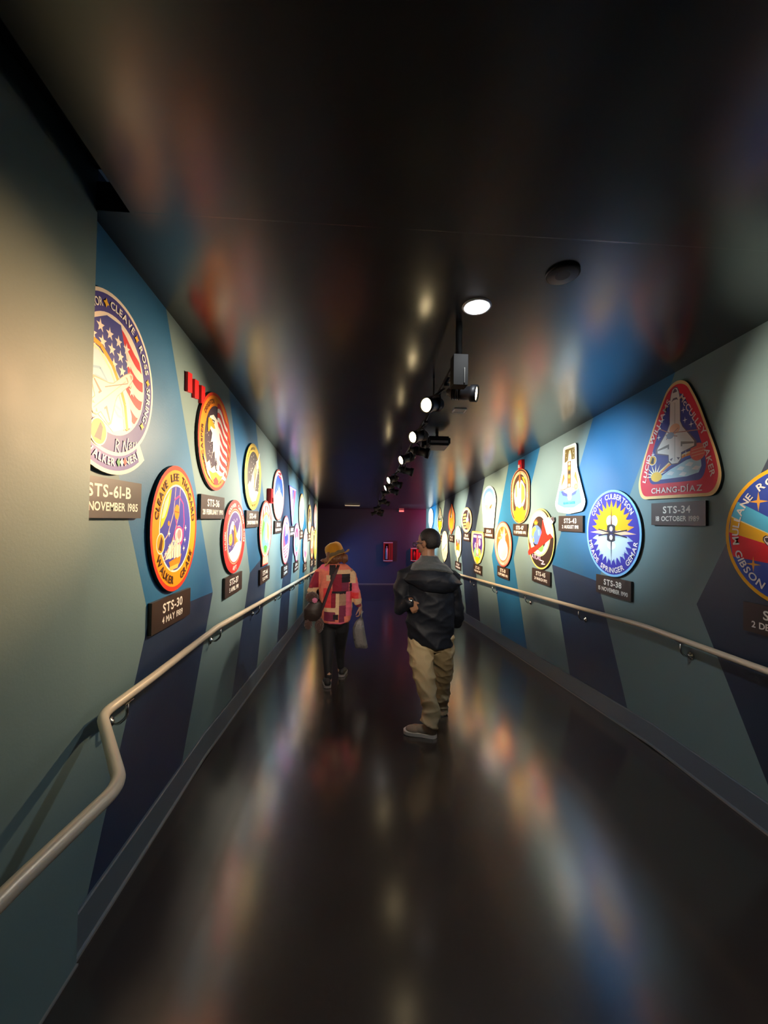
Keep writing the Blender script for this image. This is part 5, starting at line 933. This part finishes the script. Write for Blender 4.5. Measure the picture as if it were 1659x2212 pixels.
# hat: crown and floppy brim, tipped down to the left
Rh = Matrix.Translation(P(727, 1203, Y)) @ Matrix.Rotation(R_(-22), 4, 'Y') @ Matrix.Rotation(R_(-6), 4, 'X') @ Matrix.Scale(1.1, 4)
bm = bmesh.new(); n = 40; prof = [(.155, -.010), (.150, -.004), (.118, .004), (.102, .014), (.100, .05), (.099, .085), (.094, .118), (.078, .142), (.052, .154), (.022, .158), (.001, .159)]
rings = []
for r, z in prof:
    ring = []
    for k in range(n):
        a = 2*math.pi*k/n; rr_ = r*(1.0 if r < .12 else 1+.05*math.sin(a*2+1)); zz = z+(0 if r < .11 else .028*math.cos(a)*(r-.1)/.05+.014*math.sin(3*a)*(r-.1)/.05)+.006*noise.noise(Vector((r*20*math.cos(a), r*20*math.sin(a), z*10)))
        ring.append(bm.verts.new(Rh @ Vector((rr_*math.cos(a)*.97, rr_*math.sin(a)*1.08, zz))))
    rings.append(ring)
for a, b in zip(rings, rings[1:]):
    for k in range(n): bm.faces.new((a[k], a[(k+1) % n], b[(k+1) % n], b[k]))
bmesh.ops.solidify(bm, geom=bm.faces[:], thickness=-.004); ho = child('hat', bm, M['hat'], wom, True)
bm = bmesh.new(); rg = []
for r, z in ((.103, .014), (.1045, .018), (.1035, .05), (.101, .052)): rg.append([bm.verts.new(Rh @ Vector((r*math.cos(2*math.pi*k/n)*.97, r*math.sin(2*math.pi*k/n)*1.08, z+.004*math.sin(5*k)))) for k in range(n)])
for a, b in zip(rg, rg[1:]):
    for k in range(n): bm.faces.new((a[k], a[(k+1) % n], b[(k+1) % n], b[k]))
o = obj('hat_band', bm, M['band'], None, smooth=True); rel(o, wroot); o.parent = ho; o['label'] = 'dark olive braided band'
# patchwork jacket; rectangles of cloth follow the garment seen from behind, the front repeats them mirrored
bm = bmesh.new(); rg = []
for py, xl_, xr_, ry in ((1218, 706, 741, .07), (1223, 694, 753, .09), (1232, 687, 762, .115), (1250, 688, 761, .13), (1275, 689, 761, .13), (1300, 690, 761, .135), (1322, 692, 760, .15), (1338, 694, 758, .155), (1342, 697, 754, .15)):
    a, b = P(xl_, py), P(xr_, py); rg.append(((a.x+b.x)/2, Y, a.z, (b.x-a.x)/2, ry, 0))
loft(bm, rg[::-1], 36)
tube(bm, [P(702, 1228), P(690, 1238), P(681, 1258, Y-.01), elL, P(674, 1283, Y+.03), P(676, 1290, Y+.07)], [.055, .06, .058, .055, .056, .05], 16, dome=True)
tube(bm, [P(745, 1228), P(758, 1240), P(765, 1262), elR, P(772, 1298, Y+.01)], [.055, .058, .054, .05, .052], 16, dome=True)
bm.verts.ensure_lookup_table()
PX = [(-99, 99, 0, 9999, 0)]
K = ['w_coral', 'w_red', 'w_wine', 'w_black', 'w_cream', 'w_pink', 'w_plum', 'w_tan']; ki = {k[2:]: i for i, k in enumerate(K)}
RECT = [(688, 710, 1216, 1231, 'pink'), (710, 714, 1216, 1252, 'coral'), (712, 725, 1219, 1250, 'black'), (726, 762, 1218, 1230, 'coral'), (724, 757, 1229, 1238, 'cream'), (700, 712, 1231, 1251, 'coral'), (706, 714, 1240, 1268, 'cream'), (690, 702, 1228, 1268, 'coral'),
 (719, 739, 1237, 1275, 'wine'), (739, 756, 1237, 1256, 'black'), (739, 754, 1256, 1275, 'plum'), (756, 768, 1230, 1259, 'cream'), (755, 768, 1258, 1277, 'black'), (718, 750, 1273, 1279, 'black'), (704, 719, 1252, 1272, 'coral'), (700, 718, 1268, 1278, 'red'), (700, 717, 1278, 1308, 'red'),
 (717, 726, 1278, 1312, 'wine'), (726, 734, 1278, 1322, 'cream'), (734, 748, 1280, 1306, 'tan'), (734, 748, 1304, 1338, 'plum'), (699, 734, 1308, 1317, 'cream'), (697, 726, 1317, 1336, 'plum'), (722, 733, 1322, 1332, 'black'), (692, 702, 1300, 1336, 'coral'), (748, 760, 1275, 1330, 'pink'), (745, 758, 1326, 1345, 'coral'), (711, 747, 1338, 1346, 'pink'),
 (664, 689, 1234, 1270, 'wine'), (660, 690, 1268, 1292, 'cream'), (757, 775, 1276, 1294, 'red'), (760, 776, 1258, 1278, 'pink'), (760, 785, 1292, 1312, 'cream'), (756, 766, 1224, 1232, 'coral')]
a0, b0 = P(0, 1250), P(1000, 1250)
def wcol(c, n_):
    # where this bit of cloth would be seen on the back of the garment
    d = c-Vector((0, 0, HC)); s = Y/c.y if False else 1
    x, z = c.x, c.z
    for x0, x1, y0, y1, k in WR:
        if x0 <= x <= x1 and z1_(y1) <= z <= z1_(y0): return ki[k]
    return ki['coral']
def xw(px): return P(px, 1270).x
def z1_(py): return P(725, py).z
WR = [(xw(a), xw(b), c, d, k) for a, b, c, d, k in RECT[::-1]]
jk = fuse('patchwork_jacket', bm, [M[k] for k in K], None, .0065, 4, lambda p, n: .008*(rid(p, (8, 8, 6))-.5)+.006*(rid(p, (5, 5, 16))-.5), root=wroot, colour=wcol); place(jk)
bm = bmesh.new(); tube(bm, [P(770, 1292), P(776, 1309, Y+.02)], [.042, .034], 14); tube(bm, [P(677, 1290, Y+.05), P(681, 1299, Y+.11)], [.04, .034], 14); 
place(fuse('dark_cuff', bm, M['w_plum'], None, .006, 2, root=wroot))
bm = bmesh.new()
tube(bm, [P(710, 1335), P(709, 1360, Y), kneeL, P(708, 1430, 4.79), P(710, 1462, 4.74)], [.098, .094, .066, .052, .042], 18, dome=True); tube(bm, [P(736, 1335), P(737, 1358, Y+.02), kneeR, P(735, 1418, 5.11), P(736, 1440, 5.12)], [.098, .094, .066, .052, .042], 18, dome=True); ellip(bm, P(723, 1338), (.165, .13, .11))
place(fuse('leggings', bm, M['legging'], None, .008, 3, lambda p, n: .003*noise.noise(p*14), root=wroot))
for heel, dd in ((P(708, 1480, 4.66), fd1), (P(737, 1459, 5.06), fd2)):
    heel.z = floor_z(heel.y)+.004; lift = Vector((0, 0, 0)); dd = Vector((dd.x, 1, -TA))
    bm = bmesh.new(); shoe_parts(bm, heel, dd, .25, .048, .065); s_ = place(fuse('shoe', bm, M['darkshoe'], None, .006, 3, root=wroot))
    bm = bmesh.new(); sole_mesh(bm, heel, dd, .26, .05, .024); o = obj('sole', bm, M['greysole'], None); rel(o, wroot); o.parent = s_
# shoulder bag hanging behind the left hip, with furry charms and a rosette
br = P(677, 1320, 4.80); bag = thing('shoulder_bag', 'dark brown shoulder bag with furry charms hanging by the person in mustard hat', 'bag', tuple(br))
def bagp(name, bm, m, **k): o = fuse(name, bm, m, None, **k); o.data.transform(Matrix.Translation(-br)); o.location = (0, 0, 0); o.parent = bag; return o
bm = bmesh.new(); loft(bm, [(P(681, 1341).x*1.0-.03, 4.80, P(681, 1341, 4.8).z, .075, .045), (br.x-.01, 4.80, P(680, 1330, 4.8).z, .10, .06), (br.x, 4.80, P(680, 1315, 4.8).z, .105, .06), (br.x+.02, 4.80, P(680, 1303, 4.8).z, .08, .045), (br.x+.03, 4.80, P(680, 1298, 4.8).z, .05, .03)])
bagp('bag_body', bm, M['bag'], vox=.008, smooth=4, disp=lambda p, n: .006*(rid(p, (7, 7, 7))-.5))
for c, r in ((P(666, 1348, 4.78), (.045, .04, .065)), (P(690, 1350, 4.80), (.05, .045, .085)), (P(674, 1290, 4.78), (.075, .05, .06))):
    bm = bmesh.new(); ellip(bm, c, r); bagp('fur_charm', bm, M['fur'], vox=.007, smooth=1, disp=lambda p, n: .010*noise.noise(p*75)+.006*noise.noise(p*140))
bm = bmesh.new(); c = P(680, 1297, 4.72)
for k in range(7): a = 2*math.pi*k/7; ellip(bm, c+Vector((.018*math.cos(a), 0, .018*math.sin(a))), (.014, .01, .014))
ellip(bm, c+Vector((0, -.008, 0)), (.012, .01, .012)); bagp('rosette', bm, M['pink'], vox=.004, smooth=1)
bm = bmesh.new(); pts = [P(731, 1221, Y-.09), P(727, 1232, Y-.145), P(716, 1258, Y-.155), P(706, 1285, Y-.16), P(699, 1306, Y-.175), P(692, 1322, Y-.17), P(686, 1330, 4.79)]
for a, b in zip(pts, pts[1:]): pass
tube(bm, fillet(pts, .05, 3), (.019, .004), 8); o = obj('strap', bm, M['strap'], None, smooth=True); o.data.transform(Matrix.Translation(-br)); o.parent = bag
bm = bmesh.new(); tube(bm, fillet([P(662, 1320, 4.8), P(668, 1303, 4.8), P(683, 1283, 4.8), P(694, 1303, 4.8)], .04, 3), .007, 8); o = obj('handle', bm, M['bag'], None, smooth=True); o.data.transform(Matrix.Translation(-br)); o.parent = bag
# clear plastic carrier in the right hand
pr = P(778, 1395, 4.97); pb = thing('plastic_bag', 'crinkled clear plastic bag held low in the right hand of the person in mustard hat', 'bag', tuple(pr))
bm = bmesh.new(); Yb = 4.97
for py, x0, x1, ry in ((1334, 777, 784, .012), (1342, 769, 785, .03), (1355, 763, 787, .045), (1372, 763, 790, .05), (1388, 766, 793, .05), (1399, 769, 795, .035)):
    a, b = P(x0, py, Yb), P(x1, py, Yb)
    if py == 1334: rings = []
    rings.append([bm.verts.new(Vector(((a.x+b.x)/2+(b.x-a.x)/2*math.cos(2*math.pi*k/28)*(1+.12*math.sin(5*k)), Yb+ry*math.sin(2*math.pi*k/28)*(1+.3*math.sin(3*k+py)), a.z+.006*math.sin(7*k)))) for k in range(28)])
for a, b in zip(rings, rings[1:]):
    for k in range(28): bm.faces.new((a[k], a[(k+1) % 28], b[(k+1) % 28], b[k]))
bm.faces.new(rings[-1]); bmesh.ops.solidify(bm, geom=bm.faces[:], thickness=.0015)
o = obj('film', bm, M['plastic'], None, smooth=True); o.data.transform(Matrix.Translation(-pr)); o.parent = pb
bm = bmesh.new(); mt = Matrix.Translation(P(773, 1375, Yb)) @ Matrix.Rotation(R_(8), 4, 'Y'); box(bm, -.042, .035, -.02, .02, -.055, .06, 0, mt); bmesh.ops.bevel(bm, geom=bm.edges[:], offset=.008, segments=2, affect='EDGES'); o = obj('contents', bm, M['contents'], None); o.data.transform(Matrix.Translation(-pr)); o.parent = pb; o['label'] = 'black packet inside the bag'
bm = bmesh.new(); tube(bm, [P(780, 1336, Yb), P(781, 1326, Yb), P(783, 1320, Yb)], [(.012, .004), (.008, .004), (.014, .004)], 8); o = obj('handle', bm, M['plastic'], None, smooth=True); o.data.transform(Matrix.Translation(-pr)); o.parent = pb
